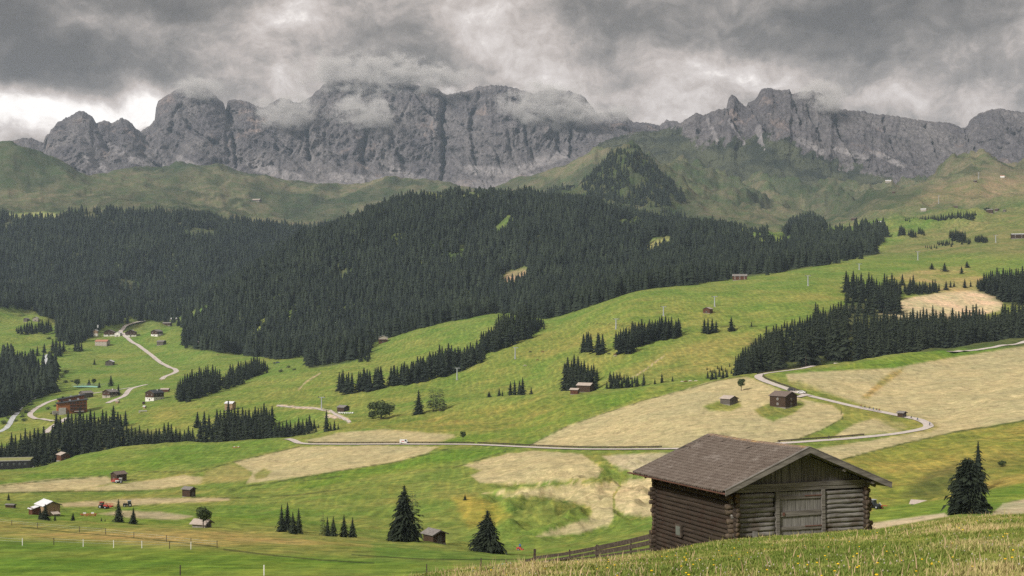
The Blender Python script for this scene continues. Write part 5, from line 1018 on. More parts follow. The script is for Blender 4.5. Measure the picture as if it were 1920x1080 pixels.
# ------------------------------------------------------------------ roadside guard rails
def guard(label, i0, i1, side, m, S=S1, gap=4.0, h=.8):
    seg = S[i0:i1]; c = seg[0]; r = empty("guard_rail", (c.x, c.y, zxy(c.x, c.y)), 0, label, "guard rail"); L = Vector((c.x, c.y, r.location.z)); pts = []; acc = 0
    for i, p in enumerate(seg):
        t = (seg[min(i+1, len(seg)-1)]-seg[max(i-1, 0)]).normalized(); q = p+Vector((-t.y, t.x))*side*2.7; v = Vector((q.x, q.y, zxy(q.x, q.y)+.2))-L; pts.append(v)
        if i % 2 == 0: MB().box(v+Vector((0, 0, h/2-.3)), (.2, .2, h+.6)).build("post", m, r)
    b_ = MB()
    for dz in (h*.95, h*.5): b_.tube([p+Vector((0, 0, dz)) for p in pts], .16, 5)
    b_.build("beam", m, r)
def near_i(px, py): q = hit(px, py); return min(range(len(S1)), key=lambda i: (S1[i].x-q.x)**2+(S1[i].y-q.y)**2)
GW = simple("dark guard rail wood", (.05, .038, .03))
a, b_ = near_i(566, 833), near_i(1235, 844); ia, ib = sorted((a, b_)); mid = (ia+ib)//2
guard("dark wooden guard rail along the road left of the small round tree", ia, mid, 1, GW); guard("dark wooden guard rail along the road behind the big barn", mid, ib, 1, GW)
a, b_ = sorted((near_i(1465, 832), near_i(1640, 818))); guard("dark guard rail along the lower leg of the hairpin", a, b_, 1, GW)
a, b_ = sorted((near_i(1500, 738), near_i(1423, 704))); guard("pale guard rail round the upper bend by the woods", a, b_, -1, OLDW)
a, b_ = sorted((near_i(1423, 703), near_i(1560, 682))); guard("dark guard rail along the road against the tall forest edge", a, b_, 1, GW)
# ------------------------------------------------------------------ chairlift masts
def pylon(px, base, top, label):
    d = ray(px, base, 800); P = at(px, d, -.5); h = (base-top)*d/F+.5; r = empty("lift_pylon", P, 0, label, "chairlift pylon", "pylons of the chairlift up the slope")
    MB().tube([(0, 0, 0), (0, 0, h)], [.62, .42], 8).build("mast", STEEL, r); MB().box((0, 0, .3), (2, 2, .9)).build("footing", CONC, r)
    am = MB().box((0, 0, h), (5.6, .5, .45)).build("cross_arm", STEEL, r)
    for s in (-1, 1): MB().tube([(s*2.6, -1.3, h+.45), (s*2.6, 1.3, h+.45)], .3, 6).build("sheave", BLACK, am)
for i, (px, b_, t_, w_) in enumerate(((603, 768, 745, "beside the dirt track at the bottom of the slope"), (857, 712, 690, "just in front of the long tree line"), (966, 673, 652, "by the cows right of the long tree line"), (1155, 617, 598, "left above the biggest clump on the pasture"), (1244, 592, 575, "rising behind the biggest clump on the pasture"), (1340, 575, 556, "next to the reddish hut on the green slope"), (1515, 536, 517, "standing free in the middle of the bright meadow"), (1611, 506, 495, "above the upper grove's tip"), (1721, 488, 472, "on the meadow's upper right edge"), (1867, 455, 441, "beside the long flat lodge"), (1570, 472, 459, "at the lower end of the right wood"), (1601, 460, 447, "within the trees of the right wood"), (1632, 448, 435, "at the top end of the right wood"), (1760, 382, 367, "high on the dry upper pasture"), (1835, 336, 323, "below the hilltop on the right"))):
    pylon(px, b_, t_, "grey steel lift pylon "+w_)
# ------------------------------------------------------------------ vehicles
def wheel(name, c, r, w, par):
    o = MB().tube([(c[0]-w/2, c[1], c[2]), (c[0]+w/2, c[1], c[2])], r, 14).build(name, BLACK, par); MB().tube([(c[0]-w/2-.02, c[1], c[2]), (c[0]+w/2+.02, c[1], c[2])], r*.5, 10).build("rim", STEEL, o)
def tractor(px, base, rz, paint, label, d=None, rake=None):
    d = d or ray(px, base, 200); r = empty("tractor", at(px, d), R(rz), label, "tractor")
    MB().box((0, -1.25, 1.15), (.85, 1.9, .75), taper=.92).build("bonnet", paint, r); MB().box((0, .2, .8), (1.1, 2.6, .5)).build("chassis", BLACK, r)
    c = MB().box((0, .55, 1.85), (1.45, 1.5, 1.4), taper=.88).build("cab", GLASS, r); MB().box((0, .55, 2.62), (1.5, 1.7, .16)).build("cab_roof", paint if paint is not CARD else STEEL, c)
    for s in (-1, 1):
        wheel("wheel", (s*.95, .75, .82), .82, .5, r); wheel("wheel", (s*.8, -1.55, .55), .55, .36, r); MB().box((s*.95, .75, 1.72), (.55, 1.3, .1)).build("mudguard", paint, r)
    MB().tube([(.3, -1.5, 1.5), (.3, -1.5, 2.4)], .06, 6).build("exhaust", BLACK, r)
    return r
def hay_rake(px, base, rz, label, d=None):
    d = d or ray(px, base, 200); r = empty("hay_rake", at(px, d), R(rz), label, "hay rake")
    MB().box((0, 0, .75), (5.4, .22, .2)).build("beam", RED, r); MB().tube([(0, 0, .75), (0, -2, .6)], .1, 6).build("drawbar", RED, r)
    for s in (-1.9, -.65, .65, 1.9):
        b_ = MB().tube([(s, 0, .3), (s, 0, .45)], .2, 8).build("rotor", BLACK, r); t_ = MB()
        for k in range(6): an_ = k*math.pi/3; t_.tube([(s, 0, .42), (s+.62*math.cos(an_), .62*math.sin(an_), .12)], .05, 4)
        t_.build("tines", RED, b_)
    for s in (-1, 1): wheel("wheel", (s*2.2, .3, .3), .3, .18, r); MB().box((s*1.3, .1, 1.05), (.9, .3, .5)).build("guard", CLO["white"], r)
def wagon(px, base, rz, label, d=None):
    d = d or ray(px, base, 200); r = empty("hay_wagon", at(px, d), R(rz), label, "wagon")
    MB().box((0, 0, .85), (2.1, 4.6, .5)).build("bed", RED, r)
    sd_ = MB()
    for s in (-1, 1):
        for k in range(6): sd_.box((s*1.03, -2.1+k*.84, 1.5), (.08, .1, .9))
        sd_.box((s*1.03, 0, 1.9), (.08, 4.5, .1))
    sd_.build("side_rack", RED, r); MB().tube([(0, -2.3, .7), (0, -3.8, .55)], .1, 6).build("drawbar", BLACK, r)
    for s in (-1, 1):
        for q in (-.6, .6): wheel("wheel", (s*.95, q*1.0+.4, .42), .42, .28, r)
wagon(217, 905, 82, "red hay wagon in front of the brown log hut"); tractor(224, 906, -80, CARW, "white-cabbed tractor hitched before the brown log hut")
tractor(193, 953, 75, RED, "red tractor with cab out on the lower left meadow"); wagon(201, 953, 80, "red trailer coupled to the red tractor on the lower left meadow"); tractor(240, 950, -70, CARD, "dark tractor partly hidden by the fork-topped spruce")
hay_rake(166, 968, 5, "orange-red hay rake left standing in the mown patch"); hay_rake(443, 829, 10, "red and yellow tedder parked at the edge of the green hill", d=868)
tractor(1640, 953, 30, CARD, "dark tractor at work on the green strip right of the big barn"); hay_rake(1651, 952, 80, "small orange rake behind the tractor right of the big barn")
def car(px, base, rz, paint, label, van=False, dz=0.0, cat="car"):
    d = ray(px, base, 300); r = empty("van" if van else "parked_car", at(px, d, .22), R(rz), label, cat); L, Wd, H = (5.4, 2.0, 2.3) if van else (4.3, 1.75, 1.45)
    s = [(-L/2, .35), (L/2, .35), (L/2, .9), (L/2-.5, 1.0), (L/2-1.2, H), (-L/2+.1, H), (-L/2, 1.0)] if van else [(-L/2, .3), (L/2, .3), (L/2, .75), (L/2-.9, .92), (L/2-1.5, H), (-L/2+.9, H), (-L/2+.15, .95)]
    MB().prism(s, -Wd/2, Wd/2, lambda u, v, q: (u, q, v)).build("body", paint, r)
    y0 = 1.15 if van else .95; g = [(L/2-1.15, y0), (L/2-1.45, H-.12), (L/2-2.4 if van else -L/2+1.0, H-.12), (L/2-2.4 if van else -L/2+.55, y0)]
    for s_ in (-1, 1): MB().prism(g, s_*Wd/2-.01, s_*Wd/2+.015, lambda u, v, q: (u, q, v)).build("side_window", GLASS, r)
    if van:
        for s_ in (-1, 1): MB().box((-.8, s_*(Wd/2+.012), 1.3), (1.7, .02, .45)).build("red_stripe", RED, r)
    for sx_ in (-1, 1):
        for sy_ in (-1, 1):
            o = MB().tube([(sx_*L*.31, sy_*(Wd/2-.1), .33), (sx_*L*.31, sy_*(Wd/2+.03), .33)], .33, 12).build("wheel", BLACK, r); MB().tube([(sx_*L*.31, sy_*(Wd/2-.08), .33), (sx_*L*.31, sy_*(Wd/2+.05), .33)], .18, 8).build("rim", STEEL, o)
        MB().box((sx_*(L/2+.005), .55, .72), (.03, .35, .16)).build("headlight" if sx_ > 0 else "tail_light", CARW if sx_ > 0 else RED, r); MB().box((sx_*(L/2+.005), -.55, .72), (.03, .35, .16)).build("headlight" if sx_ > 0 else "tail_light", CARW if sx_ > 0 else RED, r)
car(758, 832, 3, CARW, "white van with red markings on the road", True, cat="van")
car(1503, 738, -25, CARW, "white car parked behind the larger brown hut"); car(1484, 733, -20, CARD, "dark car just uphill of the white car by the brown hut")
car(389, 646, 10, CARD, "dark car by the weathered barn at the wood's foot"); car(394, 645, 15, CARW, "pale car by the weathered barn at the wood's foot"); car(515, 682, 10, CARD, "left dark car on the track between the spruces"); car(521, 681, 12, BLUEP, "right bluish car on the track between the spruces")
# ------------------------------------------------------------------ bales, cows, people
for i in range(8):
    P = hit(636+i*3.7, 775.5, 800); o = MB().tube([(-.6, 0, .6), (.6, 0, .6)], [.62, .62], 10).build("wrapped_bale", BALE, None, P); o.rotation_euler = (0, 0, R(20*i)); tag(o, "white wrapped hay bale in the row before the dark hut", "hay bale", "white bales in a row")
def skin_mesh(name, joints, bones, m, sub=1):
    me = bpy.data.meshes.new(name); me.from_pydata([j[:3] for j in joints], bones, []); o = bpy.data.objects.new(name, me); COL.objects.link(o); me.materials.append(m)
    o.modifiers.new("skin", 'SKIN'); 
    if sub: o.modifiers.new("sub", 'SUBSURF').levels = sub
    for i, j in enumerate(joints): me.skin_vertices[0].data[i].radius = (j[3], j[3])
    me.skin_vertices[0].data[0].use_root = True
    dg = bpy.context.evaluated_depsgraph_get(); r = bpy.data.meshes.new_from_object(o.evaluated_get(dg)); bpy.data.objects.remove(o); r.name = name
    for p in r.polygons: p.use_smooth = True
    return r
COWJ = [(0, .35, 1.0, .36), (0, -.35, 1.02, .36), (0, -.85, 1.05, .27), (0, -1.25, .85, .17), (0, -1.5, .45, .15), (0, -1.68, .25, .09), (0, .8, 1.05, .28), (0, .98, 1.0, .06), (0, 1.05, .5, .04)]
COWB_ = [(0, 1), (1, 2), (2, 3), (3, 4), (4, 5), (0, 6), (6, 7), (7, 8)]
for s in (-1, 1):
    for yy, j in ((-.7, 2), (.75, 6)):
        k = len(COWJ); COWJ += [(s*.22, yy, .75, .13), (s*.23, yy+(.06 if yy > 0 else 0), .42, .075), (s*.23, yy, .02, .065)]; COWB_ += [(j, k), (k, k+1), (k+1, k+2)]
    k = len(COWJ); COWJ += [(s*.2, -1.42, .62, .04)]; COWB_ += [(4, k)]
COWM = {n: skin_mesh("cow", COWJ, COWB_, m) for n, m in (("brown", COWB), ("pale", COWW), ("black", COWK))}
for px, py, col, rz, lb in ((994, 661, "black", 80, "black cow grazing, left of the upper pair by the lift pylon"), (1017, 661, "brown", 70, "brown cow grazing, right of the upper pair by the lift pylon"), (1008, 677, "brown", -75, "brown cow alone on the ridge line below the upper pair"), (984, 687, "pale", 100, "pale cow lowest on the slope near the lift pylon"),
    (1133, 663, "brown", 60, "brown cow close beside the pair of tall spruces"), (1142, 665, "black", -80, "black cow between the spruce pair and the biggest clump"), (1153, 667, "brown", 85, "brown cow nearest the biggest clump"), (1154, 669, "pale", -60, "pale cow at the foot of the biggest clump"),
    (1279, 707, "pale", 80, "pale cow, leftmost on the crest of the green ridge"), (1286, 706, "brown", -70, "brown cow among the pale cows on the green ridge"), (1294, 705, "pale", 75, "pale cow in the middle of the herd on the green ridge"), (1305, 704, "pale", -85, "pale cow, rightmost on the crest of the green ridge"), (408, 666, "brown", 60, "brown cow lying out on the brownish slope by the woods")):
    d = ray(px, py, 850) if py < 700 or px < 1200 else 862; o = link("cow", COWM[col]); o.location = at(px, d); o.rotation_euler = (0, 0, R(rz)); o.scale = (1.1,)*3; tag(o, lb, "cow")
def person_mesh(pose, cloth, legs):
    if pose == "stand":
        J = [(0, 0, .95, .14), (0, 0, 1.2, .15), (0, 0, 1.42, .15), (0, 0, 1.52, .06), (0, -.01, 1.60, .075), (0, -.02, 1.70, .085)]; Bn = [(0, 1), (1, 2), (2, 3), (3, 4), (4, 5)]; A = ((.22, 0, 1.40, .06), (.27, .02, 1.13, .05), (.26, -.10, .90, .042)); Lg = ((.10, 0, .85, .10), (.11, -.02, .48, .07), (.11, .02, .08, .05), (.11, -.14, .04, .045))
    else:      # riding a bicycle: seat at .95, hands on the bars ahead (-Y)
        J = [(0, .15, .98, .14), (0, -.02, 1.18, .15), (0, -.18, 1.36, .15), (0, -.24, 1.44, .06), (0, -.28, 1.5, .075), (0, -.31, 1.58, .09)]; Bn = [(0, 1), (1, 2), (2, 3), (3, 4), (4, 5)]; A = ((.20, -.2, 1.33, .06), (.24, -.36, 1.15, .05), (.22, -.55, 1.04, .042)); Lg = ((.10, 0.02, .92, .10), (.12, -.28, .78, .07), (.12, -.08, .40, .05), (.12, -.2, .34, .045))
    for s in (-1, 1):
        k = len(J); J += [(s*x, y, z, r) for x, y, z, r in A]; Bn += [(2, k), (k, k+1), (k+1, k+2)]
        dz = .0 if pose == "stand" or s < 0 else .12
        k = len(J); J += [(s*x, y-(.10 if dz and i > 0 else 0), z+dz*(i > 0), r) for i, (x, y, z, r) in enumerate(Lg)]; Bn += [(0, k)]+[(k+i, k+i+1) for i in range(3)]
    me = skin_mesh("person", J, Bn, SKIN); me.materials.append(cloth); me.materials.append(legs)
    for p in me.polygons:
        c = p.center; hip = .98 if pose == "stand" else 1.0
        if pose == "stand": p.material_index = 0 if (c.z > 1.5 or (abs(c.x) > .2 and c.z < .98)) else 1 if c.z > .95 else 2
        else: p.material_index = 0 if (c.z > 1.46 or c.y < -.5) else 1 if c.z > 1.02 and c.y < .3 else 2
    return me
PM = {c: person_mesh("stand", CLO[c], CLO["black"]) for c in ("blue", "red", "white")}; RM = {c: person_mesh("ride", CLO[c], CLO["black"]) for c in ("blue", "red", "black", "white")}
HAIR = simple("brown hair", (.04, .026, .018)); HELM = simple("bike helmet", (.06, .06, .065), None, 2, .4)
def hair(par, c, m): MB().ball(c, (.098, .105, .09), 10, 6).build("hair" if m is HAIR else "helmet", m, par, smooth=True)
def person(px, py, col, rz, label, d=None):
    o = link("person", PM[col]); o.location = at(px, d or ray(px, py, 150), .02); o.rotation_euler = (0, 0, R(rz)); tag(o, label, "person"); hair(o, (0, .015, 1.735), HAIR)
    return o
BK = {}
def bike_parts():
    b_ = MB(); b_.tube([(0, .5, .34), (0, .05, .36), (0, .2, .88), (0, -.38, .82), (0, .05, .36)], .03, 5); b_.tube([(0, .5, .34), (0, .2, .8)], .025, 5); b_.tube([(0, -.55, .34), (0, -.38, .95)], .03, 5); BK["frame"] = b_.mesh("frame", CLO["grey"])
    BK["saddle"] = MB().box((0, .2, .93), (.16, .28, .06)).mesh("saddle", BLACK); BK["handlebar"] = MB().tube([(-.28, -.5, 1.0), (0, -.4, .98), (.28, -.5, 1.0)], .022, 5).mesh("handlebar", BLACK)
    for nm, yy in (("front", -.55), ("rear", .5)):
        BK[nm] = MB().tube([(0, yy+.33*math.cos(a*math.pi/8), .34+.33*math.sin(a*math.pi/8)) for a in range(17)], .028, 5, False).mesh("wheel", BLACK)
bike_parts()
def cyclist(px, py, col, rz, label):
    P = at(px, ray(px, py, 300), .25); bi = empty("bicycle", P, R(rz), "bicycle under the rider, "+label, "bicycle", "bicycles on the road")
    for k, me in BK.items(): link("wheel" if k in ("front", "rear") else k, me, bi)
    o = link("person", RM[col]); o.location = P; o.rotation_euler = (0, 0, R(rz)); tag(o, "cyclist in "+col+", "+label, "person", "cyclists on the road"); hair(o, (0, -.30, 1.615), HELM)
for a in ((1614, 765, "red", 60, "last of the group climbing left of the small shed"), (1621, 767, "black", 60, "second last of the group left of the small shed"), (1630, 769, "black", 60, "middle of the group left of the small shed"), (1637, 771, "blue", 60, "leading the front three left of the small shed"), (1643, 772, "black", 60, "between the front riders left of the small shed"), (1648, 773, "red", 60, "closest of the group to the small shed"),
    (1694, 783, "black", 55, "directly beside the small dark shed"), (1708, 787, "black", 50, "just past the small dark shed"), (1720, 790, "blue", 30, "inside the hairpin curve"), (1743, 799, "blue", 0, "at the outer edge of the hairpin bend"), (1555, 824, "black", -80, "on the lower leg of the hairpin"), (1462, 833, "black", -80, "at the left end of the lower leg's guard rail")): cyclist(*a)
person(975, 1038, "blue", 160, "person in a blue top standing by the red mower", d=330)
P = at(973, 330); mw = empty("mower", P, R(80), "low red motor mower beside the person in blue", "mower"); MB().box((0, 0, .5), (.8, 1.3, .5), taper=.8).build("body", RED, mw); MB().box((0, -.9, .18), (1.8, .35, .25)).build("cutter_bar", RED, mw); MB().tube([(-.25, .6, .7), (-.25, 1.4, 1.05), (.25, 1.4, 1.05), (.25, .6, .7)], .03, 5).build("handle", BLACK, mw)
for s in (-1, 1): wheel("wheel", (s*.45, .1, .28), .28, .2, mw)
for px, py, c, lb in ((290, 673, "red", "walker in red on the valley path's straight part"), (303, 681, "blue", "walker in blue further down the valley path"), (308, 709, "white", "walker in white near the lower bend of the valley path"), (239, 731, "blue", "walker in blue at the fork by the stone chalet")): person(px, py, c, 20, lb, d=ray(px, py, 1000))
P = hit(182.5, 622, 1700); fl = empty("flagpole", P, 0, "white flag on a pole at the left end of the hamlet", "flag"); MB().tube([(0, 0, -1), (0, 0, 11)], .09, 6).build("pole", STEEL, fl); MB().prism([(0, 6.5), (.9, 6.3), (1.6, 6.6), (1.6, 10.6), (.9, 10.4), (0, 10.6)], -.03, .03, lambda u, v, q: (u, q, v)).build("flag_cloth", CLO["white"], fl)
for px, b_, t_, lb in ((1511, 686, 662, "bare pale pole standing in front of the tall forest edge"),): o = MB().tube([(0, 0, -1), (0, 0, (b_-t_)*860/F)], [.22, .18], 7).build("wooden_pole", OLDW, None, at(px, 845)); tag(o, lb, "pole")
# shrubs along the stream and in the valley
SHM = [crown_mesh("crown", leafy(20+s, 700, .55, .0, 1.0, .06, 12, .26), foliage("shrub leaves", (.07, .10, .04), (.09, .12, .06), (.13, .16, .07))) for s in range(2)]
for i, (px, py) in enumerate(((30, 790), (22, 778), (42, 782), (36, 772), (50, 774), (28, 766), (15, 785), (46, 790), (58, 760), (8, 795), (95, 705), (118, 708), (110, 712), (125, 700), (135, 716), (122, 718), (98, 626), (118, 628), (130, 655), (105, 645), (92, 636), (540, 690), (552, 694), (526, 698), (98, 776), (90, 768), (104, 762))):
    P = hit(px, py, 900, -.3); r = empty("shrub", P, random.uniform(0, 6), ("pale green shrub by the stream at left" if i < 10 else "pale green shrub among the valley's spruces"), "shrub", "shrubs by the stream" if i < 10 else "shrubs of the valley"); s = random.uniform(3, 6); r.scale = (s*1.2, s*1.2, s*.8); link("crown", SHM[i % 2], r)
# ------------------------------------------------------------------ wire fences on the lower left meadow, posts
def wire_fence(label, posts, white, d=None, hgt=1.2):
    P0 = None; r = None; tops = []
    for k, (px, py) in enumerate(posts):
        P = at(px, d) if d else hit(px, py, 100)
        if r is None: r = empty("wire_fence", P, 0, label, "fence"); P0 = P
        q = P-P0; w = white[k % len(white)]; MB().box(q+Vector((0, 0, hgt/2-.2)), (.10, .09, hgt+.4)).build("post", POSTW if w else OLDW, r); tops.append(q+Vector((0, 0, hgt*.85)))
    MB().tube(tops, .012, 4).build("wire", WIRE, r); MB().tube([t-Vector((0, 0, .4)) for t in tops], .010, 4).build("wire", WIRE, r)
wire_fence("upper wire fence with thin dark posts on the lower left meadow", [(-40, 977), (22, 985), (70, 990), (149, 998), (198, 1002), (251, 1009), (312, 1016), (358, 1022), (407, 1027)], [0])
wire_fence("lower wire fence with white posts on the lower left meadow", [(-30, 1018), (42, 1023), (101, 1022), (156, 1025), (213, 1027), (266, 1028), (318, 1029), (358, 1030), (407, 1028)], [1, 1, 0, 1, 1, 1, 0, 1, 0])
for px, b_, lb in ((338, 1082, "lone dark fence post at the bottom edge"), (495, 1085, "thin pale post at the bottom edge, left of the dry grass"), (800, 1078, "short dark post before the wooden fence's left end")):
    o = MB().box((0, 0, .4), (.12, .12, 1.6)).build("fence_post", OLDW if "dark" in lb else POSTW, None, hit(px, min(b_, 1079), 90)); tag(o, lb, "post")
def pt(px, py, d): return Vector(((px-CX)/F*d, d, (Y0-py)/F*d))
FD = [(900, 100), (946, 92), (1002, 86), (1069, 81), (1120, 78), (1183, 74), (1232, 71)]
o0 = at(1120, 78); bf = empty("board_fence", o0, 0, "old dark board fence running from the barn's left corner", "fence")
for px, top in ((901, 1047), (948, 1050), (1002, 1030), (1069, 1031), (1120, 1022), (1183, 1020), (1221, 995)):
    d = float(pl(FD, px)); g = zat(px, d); a = pt(px, top, d); b = MB(); w = .16 if px in (1002, 1120, 1221) else .09
    b.box(Vector((a.x, a.y+.1, (a.z+g-.4)/2))-o0, (w, w, a.z-g+.4), rx=random.uniform(-.04, .04), ry=random.uniform(-.05, .05)); b.build("post", OLDW, bf)
for rail, th in (([(946, 1066), (1002, 1047)], .17), ([(1002, 1046), (1062, 1038), (1120, 1027)], .19), ([(1118, 1028), (1170, 1017), (1222, 1005), (1234, 1003)], .25), ([(1008, 1055), (1069, 1045), (1120, 1035)], .15), ([(1118, 1037), (1180, 1026), (1233, 1014)], .24), ([(1010, 1057), (1120, 1044), (1233, 1027)], .12)):
    b = MB(); ps = [pt(px, py, float(pl(FD, px)))-o0 for px, py in rail]
    for p, q in zip(ps[:-1], ps[1:]):
        t = (q-p).normalized(); up = Vector((0, 0, 1))-t*t.z; up.normalize(); n = t.cross(up); vs = []
        for e in (p-t*.15, q+t*.15):
            for su, sn in ((-1, -1), (1, -1), (1, 1), (-1, 1)): vs.append(e+up*su*th/2*random.uniform(.85, 1.15)+n*sn*.025)
        b.add(vs, [(0, 1, 2, 3), (4, 7, 6, 5), (0, 4, 5, 1), (1, 5, 6, 2), (2, 6, 7, 3), (3, 7, 4, 0)])
    b.build("rail", OLDW, bf)
MB().tube([pt(*q)-o0 for q in ((840, 1079, 108), (880, 1070, 103), (901, 1064, 100), (946, 1057, 92), (1002, 1056.5, 86), (1075, 1057, 81))], .016, 4).build("rope", BLUE, bf)
# ------------------------------------------------------------------ the big barn
BW, BL = 6.87, 8.5; HX = BW/2
def weather(name, c1, c2, stretch, scale=2.2, bump=.02, c3=None):
    m, nt, b = mat(name); N = NT(nt); o = N.obj(); f = N.noise(N.scale(o, stretch), scale, 6, .7); g = N.noise(o, 1.1, 4, .6)
    c = N.mix(N.ramp(f, .33, .67), c1, c2)
    if c3: c = N.mix(N.ramp(g, .5, .66), c, c3)
    N.put(b.inputs["Base Color"], c); N.bump(b, f, .8, bump); return m
FRONT = weather("weathered grey logs", (.066, .062, .058), (.26, .247, .228), (.35, 6, 6), 2.4, .02, (.10, .085, .07)); SIDE = weather("dark brown logs", (.018, .014, .011), (.060, .045, .034), (6, .35, 6), 2.4, .03, (.035, .022, .016))  # side logs are brown, darkened further to shade the sun-facing left wall
ENDS = weather("log ends", (.035, .027, .02), (.13, .10, .075), (3, 3, 3), 3, .03, (.12, .075, .03)); BOARDS = weather("weathered vertical boards", (.045, .042, .039), (.20, .188, .172), (6, 6, .4), 2.2, .02)
DOORW = weather("weathered door boards", (.09, .086, .08), (.26, .25, .235), (6, 6, .4), 2.4, .02); BEAM = weather("weathered beams", (.06, .053, .047), (.22, .205, .185), (.4, 6, 6), 2.4, .02); BARGE = weather("bargeboard wood", (.09, .082, .074), (.21, .195, .175), (.5, 3, 3), 2.0, .02)
GUT = weather("rusty gutter", (.09, .045, .035), (.17, .09, .07), (3, .6, 3), 2, .01); LICHEN = weather("mossy ridge tiles", (.13, .095, .075), (.26, .19, .14), (3, 3, 3), 3, .03, (.30, .20, .10))
m, nt, b = mat("clay roof tiles"); N = NT(nt); o = N.obj(); r_ = N.attr("tint", "Fac"); f = N.noise(o, 1.3, 5, .7); f2 = N.noise(o, 14, 4, .7)
c = N.mix(r_, (.128, .100, .084), (.208, .175, .15)); c = N.mix(N.ramp(f, .55, .72), c, (.27, .235, .21)); c = N.mix(N.ramp(f2, .35, .7), N.mix(1.0, c, (.72, .72, .72), "MULTIPLY"), c); N.put(b.inputs["Base Color"], c); N.bump(b, f2, .5, .01); TILE = m
A0 = Vector((10.2, 61.13, 0)); fx = Vector((.9485, .317, 0)); bk = Vector((-.317, .9485, 0))
RZ = math.atan2(.317, .9485); C0 = A0+fx*HX
barn = empty("log_barn", (C0.x, C0.y, -10.55), RZ, "big weathered log barn with brown tiled roof in the foreground", "barn"); barn.rotation_euler = (R(-1.5), 0, RZ)
def logs(mb, p0, p1, z0, z1, r, along, off=0.0, jl=.12):
    """stack of round logs between two corner points"""
    p0, p1 = Vector(p0), Vector(p1); t = (p1-p0).normalized(); z = z0+off; L = (p1-p0).length
    while z < z1:
        rr = r*random.uniform(.90, 1.10); e0, e1 = random.uniform(-jl, jl), random.uniform(-jl, jl); n = 9; tp = random.choice((-1, 1))*.12
        w = [random.uniform(-.012, .012) for _ in range(n)]; w2 = [random.uniform(-.014, .014) for _ in range(n)]; pts = []; rad = []
        for i in range(n):
            u = i/(n-1); q = p0+t*(-e0+(L+e0+e1)*u); pts.append((q.x+w2[i]*abs(t.y), q.y+w2[i]*abs(t.x), z+w[i])); rad.append(rr*(1+tp*(u-.5))*random.uniform(.96, 1.04))
        mb.tube(pts, rad, 12); z += 2*r*.94
ov_ = .32; r = .118; P = {}
for xa, xb in ((-HX-ov_, -1.36), (1.24, HX+ov_)): g = MB(); logs(g, (xa, 0, 0), (xb, 0, 0), -.5, 2.12, r, "x"); g.build("front_wall", FRONT, barn, smooth=True)
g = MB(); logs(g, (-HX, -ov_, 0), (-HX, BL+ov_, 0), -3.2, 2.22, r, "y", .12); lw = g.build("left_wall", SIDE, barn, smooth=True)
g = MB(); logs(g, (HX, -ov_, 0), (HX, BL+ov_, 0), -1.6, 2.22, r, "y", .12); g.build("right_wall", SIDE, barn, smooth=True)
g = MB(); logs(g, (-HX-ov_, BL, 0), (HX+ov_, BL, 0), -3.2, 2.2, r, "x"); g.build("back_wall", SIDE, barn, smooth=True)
g = MB()     # dark lining so that gaps between logs do not show daylight
for c, d_ in (((-HX+.02, BL/2, -.3), (.06, BL-.1, 5.6)), ((HX-.02, BL/2, -.3), (.06, BL-.1, 5.4)), ((0, BL-.02, -.3), (BW-.1, .06, 5.2)), ((0, .03, .8), (BW-.1, .06, 3.0))): g.box(c, d_)
g.build("lining", DARK, barn)
g = MB(); g.box((0, -.03, 2.20), (BW+.5, .24, .17)); g.box((0, -.05, 2.39), (BW+.62, .26, .19)); g.build("lintel_beam", BEAM, barn)
for q in (-1.27, 1.15): MB().box((q, -.06, .83), (.17, .26, 2.56)).build("door_post", BEAM, barn)
dr = MB(); x = -1.17
while x < 1.04:
    w = random.uniform(.17, .27); w = min(w, 1.055-x); dr.box((x+w/2, -.04+random.uniform(-.008, .008), 1.0), (w-.012, .05, 2.14+random.uniform(-.02, .01))); x += w
door = dr.build("door", DOORW, barn)
for z, h, x0, x1 in ((.38, .16, -1.16, 1.04), (1.05, .24, -1.17, 1.03), (1.80, .15, -1.15, 1.05)): MB().box(((x0+x1)/2, -.10, z), (x1-x0, .06, h), 0, random.uniform(-.02, .01)).build("door_rail", BEAM, door)
for z in (.45, 1.86): MB().box((.62, -.15, z), (.9, .02, .045)).build("hinge_strap", GUT, door)
MB().box((-.95, -.145, 1.05), (.1, .05, .14)).build("latch", GUT, door)
g = MB(); x = -HX-.25; sl_ = .4167
def rz_(x): return 4.12-abs(x)*sl_       # roof top line over the gable
while x < HX+.2:
    w = random.uniform(.13, .26); t = rz_(x+w/2)-.26
    y = -.02+random.uniform(-.018, .018)
    if t > 2.52: g.prism([(x+.006, 2.475+random.uniform(-.015, .0)), (x+w-.006, 2.475), (x+w-.006, rz_(x+w)-.24), (x+.006, rz_(x)-.24)], y-.02, y+.02, lambda u, v, q: (u, q, v))
    x += w
g.build("gable_boards", BOARDS, barn)
g = MB(); g.prism([(-HX, 2.4), (HX, 2.4), (0, rz_(0)-.28)], BL-.02, BL+.04, lambda u, v, q: (u, q, v)); g.build("gable_boards", BOARDS, barn)
for o in barn.children:
    if o.name.split(".")[0] in ("front_wall", "left_wall", "right_wall", "back_wall"):
        o.data.materials.append(ENDS)
        side = o.name.startswith(("left", "right"))
        for p in o.data.polygons:
            c = p.center
            if (c.y < -.14 or c.y > BL+.12) if side else abs(c.x) > HX+.12: p.material_index = 1
